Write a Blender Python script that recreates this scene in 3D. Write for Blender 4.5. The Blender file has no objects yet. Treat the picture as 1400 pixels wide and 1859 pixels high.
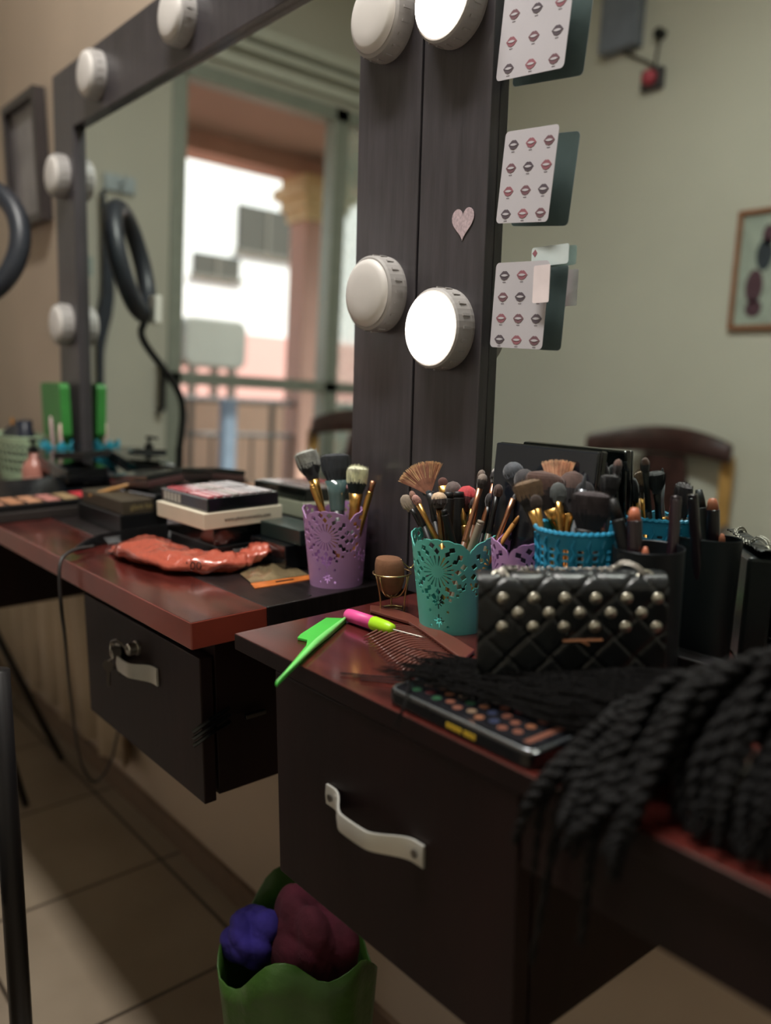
import bpy, bmesh, math, random
from mathutils import Vector, Matrix, Quaternion
R = random.Random(7)
C = bpy.context.scene.collection
sc = bpy.context.scene
PI = math.pi

# ------------------------------------------------------------------ camera
FPX, CX, CY = 1560.0, 700.0, 929.5
PITCH = math.atan((929.5 - 658) / FPX)
ALPHA = math.atan(1293 * math.cos(PITCH) / FPX)
CAM = Vector((0, 0, 1.12))
CT = 0.83                                   # height of the counter tops
FW = Vector((-math.cos(ALPHA) * math.cos(PITCH), math.sin(ALPHA) * math.cos(PITCH), -math.sin(PITCH)))
RT = Vector((math.sin(ALPHA), math.cos(ALPHA), 0))
UP = RT.cross(FW)
cd = bpy.data.cameras.new('camera'); cam = bpy.data.objects.new('camera', cd); C.objects.link(cam)
cam.matrix_world = Matrix.Translation(CAM) @ Matrix((RT, UP, -FW)).transposed().to_4x4()
cd.sensor_fit = 'VERTICAL'; cd.sensor_height = 36; cd.sensor_width = 36
cd.lens = 36 * FPX / 1859.0
cd.clip_start = 0.02; cd.clip_end = 200
cd.dof.use_dof = True; cd.dof.focus_distance = 0.97; cd.dof.aperture_fstop = 2.2
sc.camera = cam

# ------------------------------------------------------------------ world, sun, exposure
sc.view_settings.view_transform = 'Standard'; sc.view_settings.look = 'None'
sc.view_settings.gamma = 1.0; sc.view_settings.use_curve_mapping = False
sc.view_settings.exposure = 0.0
sc.cycles.use_denoising = True
sc.cycles.max_bounces = 10; sc.cycles.diffuse_bounces = 5; sc.cycles.glossy_bounces = 5
sc.cycles.transmission_bounces = 6; sc.cycles.transparent_max_bounces = 12
sc.cycles.sample_clamp_indirect = 4.0; sc.cycles.caustics_reflective = True; sc.cycles.caustics_refractive = False
w = bpy.data.worlds.new('sky'); sc.world = w; w.use_nodes = True
wn = w.node_tree; sky = wn.nodes.new('ShaderNodeTexSky'); sky.sky_type = 'NISHITA'
sky.sun_disc = False; sky.sun_elevation = math.radians(48); sky.sun_rotation = math.radians(100); sky.dust_density = 3.0; sky.air_density = 1.0
wn.links.new(sky.outputs[0], wn.nodes['Background'].inputs[0]); wn.nodes['Background'].inputs[1].default_value = 0.32
sun = bpy.data.lights.new('sun', 'SUN'); sun.energy = 5.0; sun.angle = math.radians(1.0); sun.color = (1, .95, .88)
so = bpy.data.objects.new('sun', sun); C.objects.link(so)
so.rotation_euler = Vector((0.62, -0.25, 0.85)).to_track_quat('Z', 'Y').to_euler()
por = bpy.data.lights.new('door_portal', 'AREA'); por.shape = 'RECTANGLE'; por.size = 1.4; por.size_y = 2.2
por.cycles.is_portal = True
po = bpy.data.objects.new('door_portal', por); C.objects.link(po)
po.location = (-3.32, -.80, 1.2); po.rotation_euler = (0, -PI / 2, 0); por.size = 2.25; por.size_y = 1.4
# added fill light under the ceiling, out of view, to brighten the salon
cl = bpy.data.lights.new('added_ceiling_fill', 'AREA'); cl.shape = 'RECTANGLE'; cl.size = 1.0; cl.size_y = 0.16
cl.energy = 56.0; cl.color = (1.0, .97, .91)
clo = bpy.data.objects.new('added_ceiling_fill', cl); C.objects.link(clo); clo.location = (-0.9, 0.22, 2.93)

# ------------------------------------------------------------------ pixel helpers (1400 x 1859 frame -> points in the room)
def ray(x, y): return FW + RT * ((x - CX) / FPX) + UP * ((CY - y) / FPX)
def onz(x, y, z): d = ray(x, y); return CAM + d * ((z - CAM.z) / d.z)
def ony(x, y, Y): d = ray(x, y); return CAM + d * (Y / d.y)
def onx(x, y, X): d = ray(x, y); return CAM + d * (X / d.x)
def atd(x, y, D): return CAM + ray(x, y) * D
TILT = math.radians(2.0)
MN = Vector((0, -math.cos(TILT), math.sin(TILT))); MP = Vector((0, .714, CT))
def mir(x, y):
    d = ray(x, y); P = CAM + d * ((MP - CAM).dot(MN) / d.dot(MN)); return P, d - 2 * d.dot(MN) * MN
def m_onx(x, y, X): P, d = mir(x, y); return P + d * ((X - P.x) / d.x)
def m_ony(x, y, Y): P, d = mir(x, y); return P + d * ((Y - P.y) / d.y)

# ------------------------------------------------------------------ materials
def srgb(r, g, b):
    f = lambda c: (c / 12.92 if c <= .04045 else ((c + .055) / 1.055) ** 2.4)
    return (f(r / 255), f(g / 255), f(b / 255), 1)
MATS = {}
def mat(name, col, rough=.5, metal=0., var=.12, scale=20., bump=0., bscale=60., coat=0., alpha=1., trans=0., emis=None, spec=.5, stretch=(1, 1, 1), sheen=0.):
    if name in MATS: return MATS[name]
    m = bpy.data.materials.new(name); m.use_nodes = True; nt = m.node_tree; b = nt.nodes['Principled BSDF']
    c = srgb(*col)
    tc = nt.nodes.new('ShaderNodeTexCoord'); mp = nt.nodes.new('ShaderNodeMapping'); mp.inputs['Scale'].default_value = stretch
    nt.links.new(tc.outputs['Object'], mp.inputs[0])
    n = nt.nodes.new('ShaderNodeTexNoise'); n.inputs['Scale'].default_value = scale; n.inputs['Detail'].default_value = 4
    nt.links.new(mp.outputs[0], n.inputs['Vector'])
    r = nt.nodes.new('ShaderNodeValToRGB'); r.color_ramp.elements[0].position = .3; r.color_ramp.elements[1].position = .7
    r.color_ramp.elements[0].color = tuple(max(0, x * (1 - var)) for x in c[:3]) + (1,)
    r.color_ramp.elements[1].color = tuple(min(1, x * (1 + var)) for x in c[:3]) + (1,)
    nt.links.new(n.outputs[0], r.inputs[0]); nt.links.new(r.outputs[0], b.inputs['Base Color'])
    b.inputs['Roughness'].default_value = rough; b.inputs['Metallic'].default_value = metal
    b.inputs['Specular IOR Level'].default_value = spec
    if coat: b.inputs['Coat Weight'].default_value = coat; b.inputs['Coat Roughness'].default_value = .12
    if alpha < 1: b.inputs['Alpha'].default_value = alpha
    if trans: b.inputs['Transmission Weight'].default_value = trans; b.inputs['IOR'].default_value = 1.3
    if sheen: b.inputs['Sheen Weight'].default_value = sheen
    if emis: b.inputs['Emission Color'].default_value = srgb(*emis[0]); b.inputs['Emission Strength'].default_value = emis[1]
    if bump:
        n2 = nt.nodes.new('ShaderNodeTexNoise'); n2.inputs['Scale'].default_value = bscale; n2.inputs['Detail'].default_value = 6
        nt.links.new(mp.outputs[0], n2.inputs['Vector'])
        bp = nt.nodes.new('ShaderNodeBump'); bp.inputs['Strength'].default_value = bump; bp.inputs['Distance'].default_value = .01
        nt.links.new(n2.outputs[0], bp.inputs['Height']); nt.links.new(bp.outputs[0], b.inputs['Normal'])
    MATS[name] = m
    return m
WALL = mat('wall_paint', (190, 188, 176), .75, var=.05, scale=1.5, bump=.05, bscale=80)
WALLV = mat('mirror_wall_paint', (180, 162, 144), .75, var=.07, scale=2.5, bump=.05, bscale=80)
CEIL = mat('ceiling_paint', (205, 205, 192), .8, var=.03, scale=2)
RED = mat('mahogany_laminate', (74, 30, 26), .2, var=.45, scale=9, stretch=(1, 5, 1), coat=.5, bump=.015, bscale=40)
REDEDGE = mat('mahogany_edge', (128, 54, 42), .35, var=.18, scale=12, coat=.3)
BLKWOOD = mat('black_wood_laminate', (30, 25, 26), .28, var=.5, scale=16, stretch=(1, 14, 1), bump=.12, bscale=40, coat=.2)
POSTW = mat('dark_frame_laminate', (58, 54, 58), .40, var=.25, scale=14, stretch=(6, 6, .6), bump=.04, bscale=50, coat=.25)
DKBOX = mat('dark_mahogany_board', (25, 10, 11), .5, var=.4, scale=12, stretch=(1, 1, .25), bump=.03, bscale=60, spec=.25)
GLASS = mat('mirror_silver', (222, 232, 228), .008, 1.0, var=.0)
GOLD = mat('gold_metal', (205, 160, 92), .28, 1.0, var=.1)
RGOLD = mat('rose_gold_metal', (205, 148, 118), .3, 1.0, var=.1)
BGOLD = mat('brushed_brass_wire', (214, 190, 140), .25, 1.0, var=.05)
STEEL = mat('brushed_steel', (200, 196, 188), .35, 1.0, var=.08, scale=40)
DSTEEL = mat('dark_steel', (120, 116, 112), .3, 1.0, var=.1)
SATIN = mat('satin_nickel', (205, 203, 196), .45, .6, var=.05)
BLK = mat('black_plastic', (15, 16, 18), .35, var=.2, scale=30)
BLKG = mat('glossy_black_plastic', (15, 17, 20), .12, var=.2, scale=30, coat=.5)
BLKM = mat('matt_black_handle', (13, 13, 15), .5, var=.2)
PURP = mat('lilac_plastic', (186, 142, 196), .42, var=.06, bump=.03)
TEAL = mat('mint_teal_plastic', (98, 196, 186), .42, var=.06, bump=.03)
BLUE = mat('sky_blue_plastic', (40, 148, 190), .42, var=.08, bump=.03)
BROWNW = mat('brown_wood_handle', (122, 84, 62), .4, var=.2, scale=40, stretch=(1, 1, .1))
WHITE = mat('white_plastic', (215, 212, 205), .4, var=.03)

# ------------------------------------------------------------------ mesh helpers
def obj(name, bm, m=None, parent=None, smooth=False, mats=None, solid=0, bevel=0):
    me = bpy.data.meshes.new(name); bm.to_mesh(me); bm.free()
    for mm in (mats or [m]): me.materials.append(mm)
    if smooth:
        for p in me.polygons: p.use_smooth = True
    o = bpy.data.objects.new(name, me); C.objects.link(o)
    if parent: o.parent = parent
    if solid:
        md = o.modifiers.new('s', 'SOLIDIFY'); md.thickness = solid; md.offset = 0
    if bevel:
        md = o.modifiers.new('b', 'BEVEL'); md.width = bevel; md.segments = 2; md.limit_method = 'ANGLE'
    return o
def tag(o, label, cat, group=None, kind=None):
    o['label'] = label; o['category'] = cat
    if group: o['group'] = group
    if kind: o['kind'] = kind
    return o
def thing(name, label, cat, loc=(0, 0, 0), rotz=0, group=None, rot=None):
    o = bpy.data.objects.new(name, None); C.objects.link(o); o.location = loc; o.empty_display_size = .02
    if rot is not None: o.rotation_mode = 'QUATERNION'; o.rotation_quaternion = rot
    else: o.rotation_euler = (0, 0, rotz)
    return tag(o, label, cat, group)
def struct(name, bm, m, **k):
    o = obj(name, bm, m, **k); o['kind'] = 'structure'; return o
def box(bm, x0, x1, y0, y1, z0, z1, mi=0):
    vs = [bm.verts.new(p) for p in ((x0, y0, z0), (x1, y0, z0), (x1, y1, z0), (x0, y1, z0), (x0, y0, z1), (x1, y0, z1), (x1, y1, z1), (x0, y1, z1))]
    for f in ((3, 2, 1, 0), (4, 5, 6, 7), (0, 1, 5, 4), (1, 2, 6, 5), (2, 3, 7, 6), (3, 0, 4, 7)):
        bm.faces.new([vs[i] for i in f]).material_index = mi
    return vs
def BX(*a):
    bm = bmesh.new(); box(bm, *a); return bm
def orient(bm, verts, M):
    for v in verts: v.co = M @ v.co
def lathe(bm, prof, n=24, M=None, mi=0, sx=1, sy=1):
    rings = []
    for r, z in prof:
        if r < 1e-6: rings.append([bm.verts.new((0, 0, z))])
        else: rings.append([bm.verts.new((r * math.cos(2 * PI * i / n) * sx, r * math.sin(2 * PI * i / n) * sy, z)) for i in range(n)])
    for a, b in zip(rings, rings[1:]):
        for i in range(n):
            j = (i + 1) % n
            f = [a[0], b[j], b[i]] if len(a) == 1 and len(b) > 1 else [a[i], a[j], b[0]] if len(b) == 1 and len(a) > 1 else [a[i], a[j], b[j], b[i]] if len(a) > 1 else None
            if f: bm.faces.new(f).material_index = mi
    if M is not None:
        for r in rings:
            for v in r: v.co = M @ v.co
    return rings
def tube(bm, pts, r, n=8, cyc=False, mi=0, cap=True):
    pts = [Vector(p) for p in pts]; N = len(pts)
    rr = r if isinstance(r, (list, tuple)) else [r] * N
    rings = []; prev = None
    for i, p in enumerate(pts):
        if cyc: t = pts[(i + 1) % N] - pts[i - 1]
        else: t = pts[min(i + 1, N - 1)] - pts[max(i - 1, 0)]
        t = t.normalized() if t.length > 1e-9 else Vector((0, 0, 1))
        if prev is None:
            u = t.orthogonal().normalized()
        else:
            u = prev - t * prev.dot(t); u = u.normalized() if u.length > 1e-6 else t.orthogonal().normalized()
        prev = u; v = t.cross(u)
        rings.append([bm.verts.new(p + (u * math.cos(2 * PI * k / n) + v * math.sin(2 * PI * k / n)) * rr[i]) for k in range(n)])
    for i in range(N if cyc else N - 1):
        a, b = rings[i], rings[(i + 1) % N]
        for k in range(n):
            bm.faces.new((a[k], a[(k + 1) % n], b[(k + 1) % n], b[k])).material_index = mi
    if cap and not cyc:
        bm.faces.new(rings[0][::-1]).material_index = mi; bm.faces.new(rings[-1]).material_index = mi
def prism(bm, poly, z0, z1, mi=0, M=None):
    a = [bm.verts.new((p[0], p[1], z0)) for p in poly]; b = [bm.verts.new((p[0], p[1], z1)) for p in poly]
    n = len(poly)
    fs = [bm.faces.new(a[::-1]), bm.faces.new(b)] + [bm.faces.new((a[i], a[(i + 1) % n], b[(i + 1) % n], b[i])) for i in range(n)]
    for f in fs: f.material_index = mi
    if M is not None:
        for v in a + b: v.co = M @ v.co
def rrect(w, h, r, k=5):
    pts = []
    for cx, cy, a0 in ((w / 2 - r, h / 2 - r, 0), (-w / 2 + r, h / 2 - r, 90), (-w / 2 + r, -h / 2 + r, 180), (w / 2 - r, -h / 2 + r, 270)):
        for i in range(k + 1):
            a = math.radians(a0 + 90 * i / k); pts.append((cx + r * math.cos(a), cy + r * math.sin(a)))
    return pts
def bez(pts, n):
    """Catmull-Rom through pts"""
    P = [Vector(p) for p in pts]; P = [P[0] * 2 - P[1]] + P + [P[-1] * 2 - P[-2]]
    out = []
    S = len(P) - 3
    for i in range(n + 1):
        t = i / n * S; k = min(int(t), S - 1); t -= k
        a, b, c, d = P[k:k + 4]
        out.append(.5 * ((2 * b) + (c - a) * t + (2 * a - 5 * b + 4 * c - d) * t * t + (3 * b - a - 3 * c + d) * t ** 3))
    return out
def text_mesh(name, s, size, m, parent, M, ext=.0002, center=True):
    cu = bpy.data.curves.new(name, 'FONT'); cu.body = s; cu.size = size; cu.extrude = ext; cu.resolution_u = 3
    cu.align_x = 'CENTER' if center else 'LEFT'; cu.align_y = 'CENTER'
    t = bpy.data.objects.new(name, cu); C.objects.link(t)
    dg = bpy.context.evaluated_depsgraph_get(); me = bpy.data.meshes.new_from_object(t.evaluated_get(dg))
    bpy.data.objects.remove(t); me.materials.clear(); me.materials.append(m)
    me.transform(M)
    o = bpy.data.objects.new(name, me); C.objects.link(o); o.parent = parent
    return o
def frameM(o, x, y, z): # columns
    M = Matrix((x, y, z)).transposed().to_4x4(); M.translation = o; return M

# ------------------------------------------------------------------ the room
XL, XR, YB, YF, ZC = -3.3, 1.3, .80, -1.5, 3.0
def floor_mat():
    m = bpy.data.materials.new('ceramic_floor_tiles'); m.use_nodes = True; nt = m.node_tree; b = nt.nodes['Principled BSDF']
    tc = nt.nodes.new('ShaderNodeTexCoord'); mp = nt.nodes.new('ShaderNodeMapping'); mp.inputs['Rotation'].default_value = (0, 0, math.radians(0)); mp.inputs['Location'].default_value = (.12, .06, 0)
    br = nt.nodes.new('ShaderNodeTexBrick'); br.offset = 0; br.inputs['Scale'].default_value = 1; br.inputs['Brick Width'].default_value = .4; br.inputs['Row Height'].default_value = .4
    br.inputs['Mortar Size'].default_value = .004; br.inputs['Color1'].default_value = srgb(150, 136, 118); br.inputs['Color2'].default_value = srgb(142, 128, 112); br.inputs['Mortar'].default_value = srgb(62, 52, 44)
    n = nt.nodes.new('ShaderNodeTexNoise'); n.inputs['Scale'].default_value = 6; n.inputs['Detail'].default_value = 5
    mx = nt.nodes.new('ShaderNodeMix'); mx.data_type = 'RGBA'; mx.blend_type = 'MULTIPLY'; mx.inputs[0].default_value = .35
    rp = nt.nodes.new('ShaderNodeValToRGB'); rp.color_ramp.elements[0].color = (.55, .5, .45, 1); rp.color_ramp.elements[0].position = .3; rp.color_ramp.elements[1].position = .65
    nt.links.new(tc.outputs['Object'], mp.inputs[0]); nt.links.new(mp.outputs[0], br.inputs['Vector']); nt.links.new(tc.outputs['Object'], n.inputs['Vector'])
    nt.links.new(n.outputs[0], rp.inputs[0]); nt.links.new(br.outputs[0], mx.inputs[6]); nt.links.new(rp.outputs[0], mx.inputs[7]); nt.links.new(mx.outputs[2], b.inputs['Base Color'])
    b.inputs['Roughness'].default_value = .35
    return m
struct('floor', BX(XL, XR, YF, YB, -.1, 0), floor_mat())
struct('ceiling', BX(XL, XR, YF, YB, ZC, ZC + .1), CEIL)
struct('wall_back', BX(XL - .15, XR + .1, YB, YB + .1, -.1, ZC + .1), WALLV)
struct('wall_front', BX(XL - .15, XR + .1, YF - .1, YF, -.1, ZC + .1), WALL)
struct('wall_right', BX(XR, XR + .1, YF, YB, -.1, ZC + .1), WALL)
DY0, DY1, DZ = -1.42, -.10, 2.355
bm = bmesh.new()
box(bm, XL - .15, XL, DY1, YB, -.1, ZC + .1); box(bm, XL - .15, XL, YF, DY0, -.1, ZC + .1); box(bm, XL - .15, XL, DY0, DY1, DZ, ZC + .1)
struct('wall_left', bm, WALL)
bm = bmesh.new(); box(bm, XL + .002, XR, YB - .012, YB, 0, .06)
struct('baseboard_back', bm, mat('skirting_tile', (108, 88, 70), .4, var=.1))
bm = bmesh.new()
for x0, x1, z0, z1 in ((0, .05, 2.45, 2.48), (0, .03, 2.385, 2.425), (0, .09, 2.49, 2.53)):
    box(bm, XL, XL + x1, YF, .02, z0, z1)
struct('trim_1', bm, mat('cornice_paint', (196, 198, 186), .6, var=.03))
# glazed balcony door with a mid rail and a fixed light beside it
ALU = mat('door_aluminium', (150, 156, 146), .45, .3, var=.05)
bm = bmesh.new(); fx0, fx1 = XL - .07, XL + .012
for y0, y1, z0, z1 in ((DY1 - .06, DY1, 0, DZ), (DY0, DY0 + .05, 0, DZ), (-.95, -.875, 0, DZ), (DY0, DY1, DZ - .06, DZ), (DY0, DY1, 1.095, 1.145), (DY0, DY1, 0, .06)):
    box(bm, fx0, fx1, y0, y1, z0, z1)
d1 = struct('door_1', bm, ALU, bevel=.003)
hb = bmesh.new(); tube(hb, [(XL + .02, -.06, .98), (XL + .05, -.06, .99), (XL + .05, -.06, 1.16), (XL + .02, -.06, 1.17)], .014)
o = obj('door_handle', hb, BLK, d1)
g = obj('pane', BX(XL - .03, XL - .026, DY0 + .05, -.95, .06, DZ - .06), mat('tinted_door_glass', (200, 225, 215), .05, alpha=.35, var=.02), d1)

# ------------------------------------------------------------------ balcony and street outside
PINK = mat('salmon_render', (206, 164, 148), .8, var=.08, scale=3)
struct('floor_balcony', BX(-5.15, XL - .15, -4.2, 1.5, -.15, -.01), mat('balcony_concrete', (150, 140, 126), .8))
struct('ceiling_balcony', BX(-5.1, XL - .15, -4.2, 1.5, 2.62, 2.75), mat('balcony_soffit', (172, 144, 130), .85, var=.05, scale=2))
struct('trim_2', BX(-5.15, -4.92, -4.2, 1.5, 2.50, 2.80), PINK)
bm = bmesh.new(); box(bm, -5.08, -4.88, -2.06, -1.80, -.01, 2.22)
col = tag(obj('balcony_pillar', bm, PINK, bevel=.01), 'salmon square pillar at the edge of the balcony, seen in the left mirror', 'pillar')
cp = bmesh.new()
for i, (e, z) in enumerate(((.02, 2.22), (.05, 2.29), (.09, 2.36), (.05, 2.43))): box(cp, -5.08 - e, -4.88 + e, -2.06 - e, -1.80 + e, z, z + .07)
obj('capital', cp, mat('cream_capital', (222, 196, 150), .7), col)
rail = thing('balcony_railing', 'grey metal bar railing along the balcony beyond the glass door', 'railing', (-4.95, -1.5, 0))
bm = bmesh.new()
tube(bm, [(0, -2.6, 1.02), (0, 2.4, 1.02)], .022); tube(bm, [(0, -2.6, .80), (0, 2.4, .80)], .016); tube(bm, [(0, -2.6, .12), (0, 2.4, .12)], .016)
obj('rail', bm, DSTEEL, rail)
for i in range(34):
    yy = -2.5 + i * .148
    bm = bmesh.new(); tube(bm, [(0, yy, -.01), (0, yy, .80 if i % 4 else 1.02)], .010 if i % 4 else .02)
    obj('baluster', bm, DSTEEL, rail)
bm = bmesh.new(); box(bm, -4.75, -4.69, -1.22, -1.13, -.01, 1.03)
tag(obj('railing_post', bm, mat('blue_grey_paint', (128, 142, 160), .5), bevel=.004), 'pale blue-grey square post standing behind the balcony door mid rail', 'post')
# neighbour house: pale sunlit facade over a pink ground storey
FAC = mat('white_render', (245, 245, 243), .85, var=.02, scale=1)
nb = thing('neighbour_house', 'sunlit white house with two dark windows across the street', 'house', (-9.2, -4.5, -3))
obj('facade', BX(-.3, 0, -8, 9, 0, 12), FAC, nb)
gz = m_onx(450, 606, -9.2).z + 3
obj('ground_storey', BX(-.3, .05, -8, 9, 0, gz), mat('pink_render', (222, 172, 164), .85, var=.04, scale=1), nb)
SH = mat('grey_shutter', (74, 72, 64), .7, var=.1)
for (xa, ya, xb, yb) in ((432, 370, 532, 470), (350, 457, 432, 508)):
    a = m_onx(xa, ya, -9.2); b = m_onx(xb, yb, -9.2); y0, y1 = sorted((a.y, b.y)); z0, z1 = sorted((a.z, b.z))
    wob = obj('window', BX(-.02, .04, y0 + 4.5, y1 + 4.5, z0 + 3, z1 + 3), SH, nb)
    bm = bmesh.new()
    box(bm, .04, .06, y0 + 4.45, y1 + 4.55, z0 + 2.95, z0 + 3.0); box(bm, .04, .06, (y0 + y1) / 2 + 4.48, (y0 + y1) / 2 + 4.52, z0 + 3, z1 + 3)
    obj('window_frame', bm, mat('window_trim', (110, 106, 96), .7), wob)
struct('floor_street', BX(-30, -5.3, -25, 20, -3.1, -3), mat('street_paving', (190, 170, 145), .9, var=.1, scale=.5))
bm = bmesh.new(); box(bm, -6.3, -6.15, -6, 4, -3, 1.02)
struct('wall_street', bm, mat('peach_wall', (206, 172, 146), .85, var=.06, scale=1.5))
a = m_onx(335, 572, -6.4); b = m_onx(445, 672, -6.4)
bm = bmesh.new(); prism(bm, rrect(abs(b.y - a.y), abs(a.z - b.z), .08), -.22, .22, M=Matrix.Translation((-6.6, (a.y + b.y) / 2, (a.z + b.z) / 2)) @ Matrix.Rotation(PI / 2, 4, 'Y') @ Matrix.Rotation(PI / 2, 4, 'Z'))
zt = (a.z + b.z) / 2 - abs(a.z - b.z) / 2
tk = tag(obj('roof_tank', bm, mat('grey_tank', (140, 142, 134), .6, var=.06, scale=3), bevel=.02), 'grey rounded tank raised on a stand beyond the balcony railing', 'tank')
bm = bmesh.new()
for yy in (a.y - .1, b.y + .1):
    for xx in (-6.75, -6.45): box(bm, xx - .03, xx + .03, yy - .03, yy + .03, -3, zt)
bmo = tag(obj('tank_stand', bm, DSTEEL), 'thin metal legs carrying the grey tank outside', 'stand')

# ------------------------------------------------------------------ counters and drawer boxes
c1 = thing('countertop', 'long left counter with glossy mahogany front board and black rear board', 'countertop', (-1.9, .6, CT))
o = obj('front_board', BX(XL + 1.9, 1.036, -.179, -.0785, -.033, 0), None, c1, mats=[RED, REDEDGE], bevel=.0015)
for p in o.data.polygons:
    if abs(p.normal.z) < .5: p.material_index = 1
obj('rear_board', BX(XL + 1.9, 1.036, -.078, .195, -.033, 0), BLKWOOD, c1, bevel=.0012)
bm = bmesh.new(); lathe(bm, [(.0028, .0), (.0028, .0006), (0, .0006)], 16)
sp = onz(562, 1081, CT)
s_ = obj('screw_hole', bm, mat('hole_black', (5, 5, 5), .9), c1); s_.location = Vector((sp.x + 1.9, sp.y - .6, 0))
c2 = thing('countertop', 'near right counter with dark reflective mahogany top under the handbag', 'countertop', (-.25, .6, CT))
o = obj('front_board', BX(-.549, .70, -.16, .195, -.018, 0), None, c2, mats=[RED, DKBOX], bevel=.0012)
for p in o.data.polygons:
    if abs(p.normal.z) < .5: p.material_index = 1
obj('apron', BX(-.135, .70, -.157, -.14, -.075, -.0185), DKBOX, c2)
obj('support_rail', BX(-.135, .70, .0, .03, -.14, -.0185), DKBOX, c2)
def handle(parent, x0, x1, y, z, w, out, holes):
    """a bowed strap pull: bulges away from the panel, flat screwed ends"""
    bm = bmesh.new(); n = 28; rows = []
    for i in range(n + 1):
        t = i / n; x = x0 + (x1 - x0) * t
        e = max(0, min(1, (t - .08) / .30)) if t < .5 else max(0, min(1, (.92 - t) / .30)); e = e * e * (3 - 2 * e)
        arch = .25 + .75 * math.sin(PI * t)
        yy = y - .002 - out * e * (.6 + .4 * arch)
        hh = w / 2 * (1 - .18 * e)
        rows.append([bm.verts.new((x, yy - .0012, z - hh)), bm.verts.new((x, yy - .0012 - .001 * 1, z)), bm.verts.new((x, yy - .0012, z + hh)),
                     bm.verts.new((x, yy + .0012, z + hh)), bm.verts.new((x, yy + .0012, z - hh))])
    for a, b in zip(rows, rows[1:]):
        for k in range(5): bm.faces.new((a[k], b[k], b[(k + 1) % 5], a[(k + 1) % 5]))
    bm.faces.new(rows[0]); bm.faces.new(rows[-1][::-1])
    h = obj('handle', bm, SATIN, parent, smooth=True); h['label'] = 'bowed satin nickel handle'
    md = h.modifiers.new('b', 'EDGE_SPLIT'); md.split_angle = math.radians(40)
    if holes:
        for xx in (x0 + .009, x1 - .009):
            bm = bmesh.new(); lathe(bm, [(.0036, 0), (.0036, .0012), (.002, .0008), (0, .0008)], 16, Matrix.Translation((xx, y - .0052 + .0004, z)) @ Matrix.Rotation(PI / 2, 4, 'X'))
            obj('screw', bm, DSTEEL, h)
    return h
def drawer_box(label, x0, x1, yf, z0, z1, yb, topz, group=None):
    t = thing('drawer_cabinet', label, 'drawer cabinet', ((x0 + x1) / 2, yf, z0), group=group)
    cx = (x0 + x1) / 2
    obj('drawer_front', BX(x0 - cx, x1 - cx, 0, .017, 0, z1 - z0), DKBOX, t, bevel=.0015)
    obj('body', BX(x0 - cx + .002, x1 - cx - .002, .0215, yb - yf, .006, topz - z0), DKBOX, t, bevel=.001)
    return t
def L(o, x, y, z): return (x - o.location.x, y - o.location.y, z - o.location.z)
b1 = drawer_box('dark wooden drawer cabinet with keys in its lock, under the left counter', -1.314, -.924, .46, .569, .762, .72, CT - .034)
hx0, hy0, hz0 = L(b1, -1.185, .46, .703); handle(b1, hx0, hx0 + .14, hy0, hz0, .025, .02, False)
lk = ony(303 - 70, 1172, .46)
lk = ony(240, 1178, .452)
bm = bmesh.new(); lathe(bm, [(.0105, 0), (.0105, .003), (.0085, .0035), (.0085, .014), (.007, .0155), (0, .0155)], 24, Matrix.Translation(L(b1, lk.x, .46, lk.z)) @ Matrix.Rotation(PI / 2, 4, 'X'))
obj('lock', bm, STEEL, b1, smooth=False)['label'] = 'chrome lock barrel'
b2 = drawer_box('near dark drawer cabinet with a long bowed white-metal handle', -.718, -.387, .441, .588, .811, .716, CT - .019)
bp = onz(600, 1428, .72)
hx0, hy0, hz0 = L(b2, -.626, .441, .7145); handle(b2, hx0, hx0 + .139, hy0, hz0, .020, .022, True)
b3 = drawer_box('dark drawer cabinet beyond the curtain at the far left under the counter', -2.10, -1.95, .46, .58, .762, .72, CT - .034)
handle(b3, -.07, .07, 0, .13, .025, .02, False)
# keys hanging from the lock
kt = thing('key_ring', 'bunch of small steel keys hanging from the drawer lock', 'keys', (lk.x, .444, lk.z))
bm = bmesh.new(); kc = ony(203, 1178, .435); kc2 = ony(197, 1207, .435)
def ringpts(c, r, axisu, axisv, n=20): return [c + axisu * (r * math.cos(2 * PI * i / n)) + axisv * (r * math.sin(2 * PI * i / n)) for i in range(n)]
U1 = Vector((.8, -.5, 0)).normalized(); V1 = Vector((0, 0, 1))
def rel(v, o): return Vector(v) - o.location
tube(bm, [rel(p, kt) for p in ringpts(kc, .011, U1, V1)], .0011, 6, True); obj('ring', bm, STEEL, kt)
def key(top, ang, name):
    bm = bmesh.new(); M = Matrix.Translation(rel(top, kt)) @ Matrix.Rotation(ang, 4, 'Y')
    th = .0009
    n = 18; outer = []
    bow = [(.010 * math.cos(2 * PI * i / n), -.010 + .009 * math.sin(2 * PI * i / n)) for i in range(n)]
    MM = M @ Matrix.Rotation(.5, 4, 'Z') @ Matrix.Rotation(PI / 2, 4, 'X')
    prism(bm, bow, -th, th, M=MM)
    prism(bm, [(-.0028, -.018), (.0028, -.018), (.0028, -.040), (0, -.043), (-.0028, -.040)][::-1], -th, th, M=MM)
    return obj(name, bm, DSTEEL, kt)
key(kc2 + Vector((0, 0, .008)), .1, 'key'); key(kc + Vector((.004, .004, .006)), -.25, 'key')
bm = bmesh.new(); tube(bm, [rel(kc + Vector((0, 0, -.002)), kt), rel(kc + Vector((.003, 0, -.012)), kt), rel(kc2 + Vector((0, 0, .006)), kt)], .0011, 6); obj('link', bm, STEEL, kt)
bm = bmesh.new(); tube(bm, [rel(kc + Vector((0, 0, .011)), kt), Vector((-.018, -.006, .012)), Vector((-.006, -.004, .008)), Vector((0, 0, 0))], .0014, 6); obj('key_shaft', bm, DSTEEL, kt)
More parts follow.
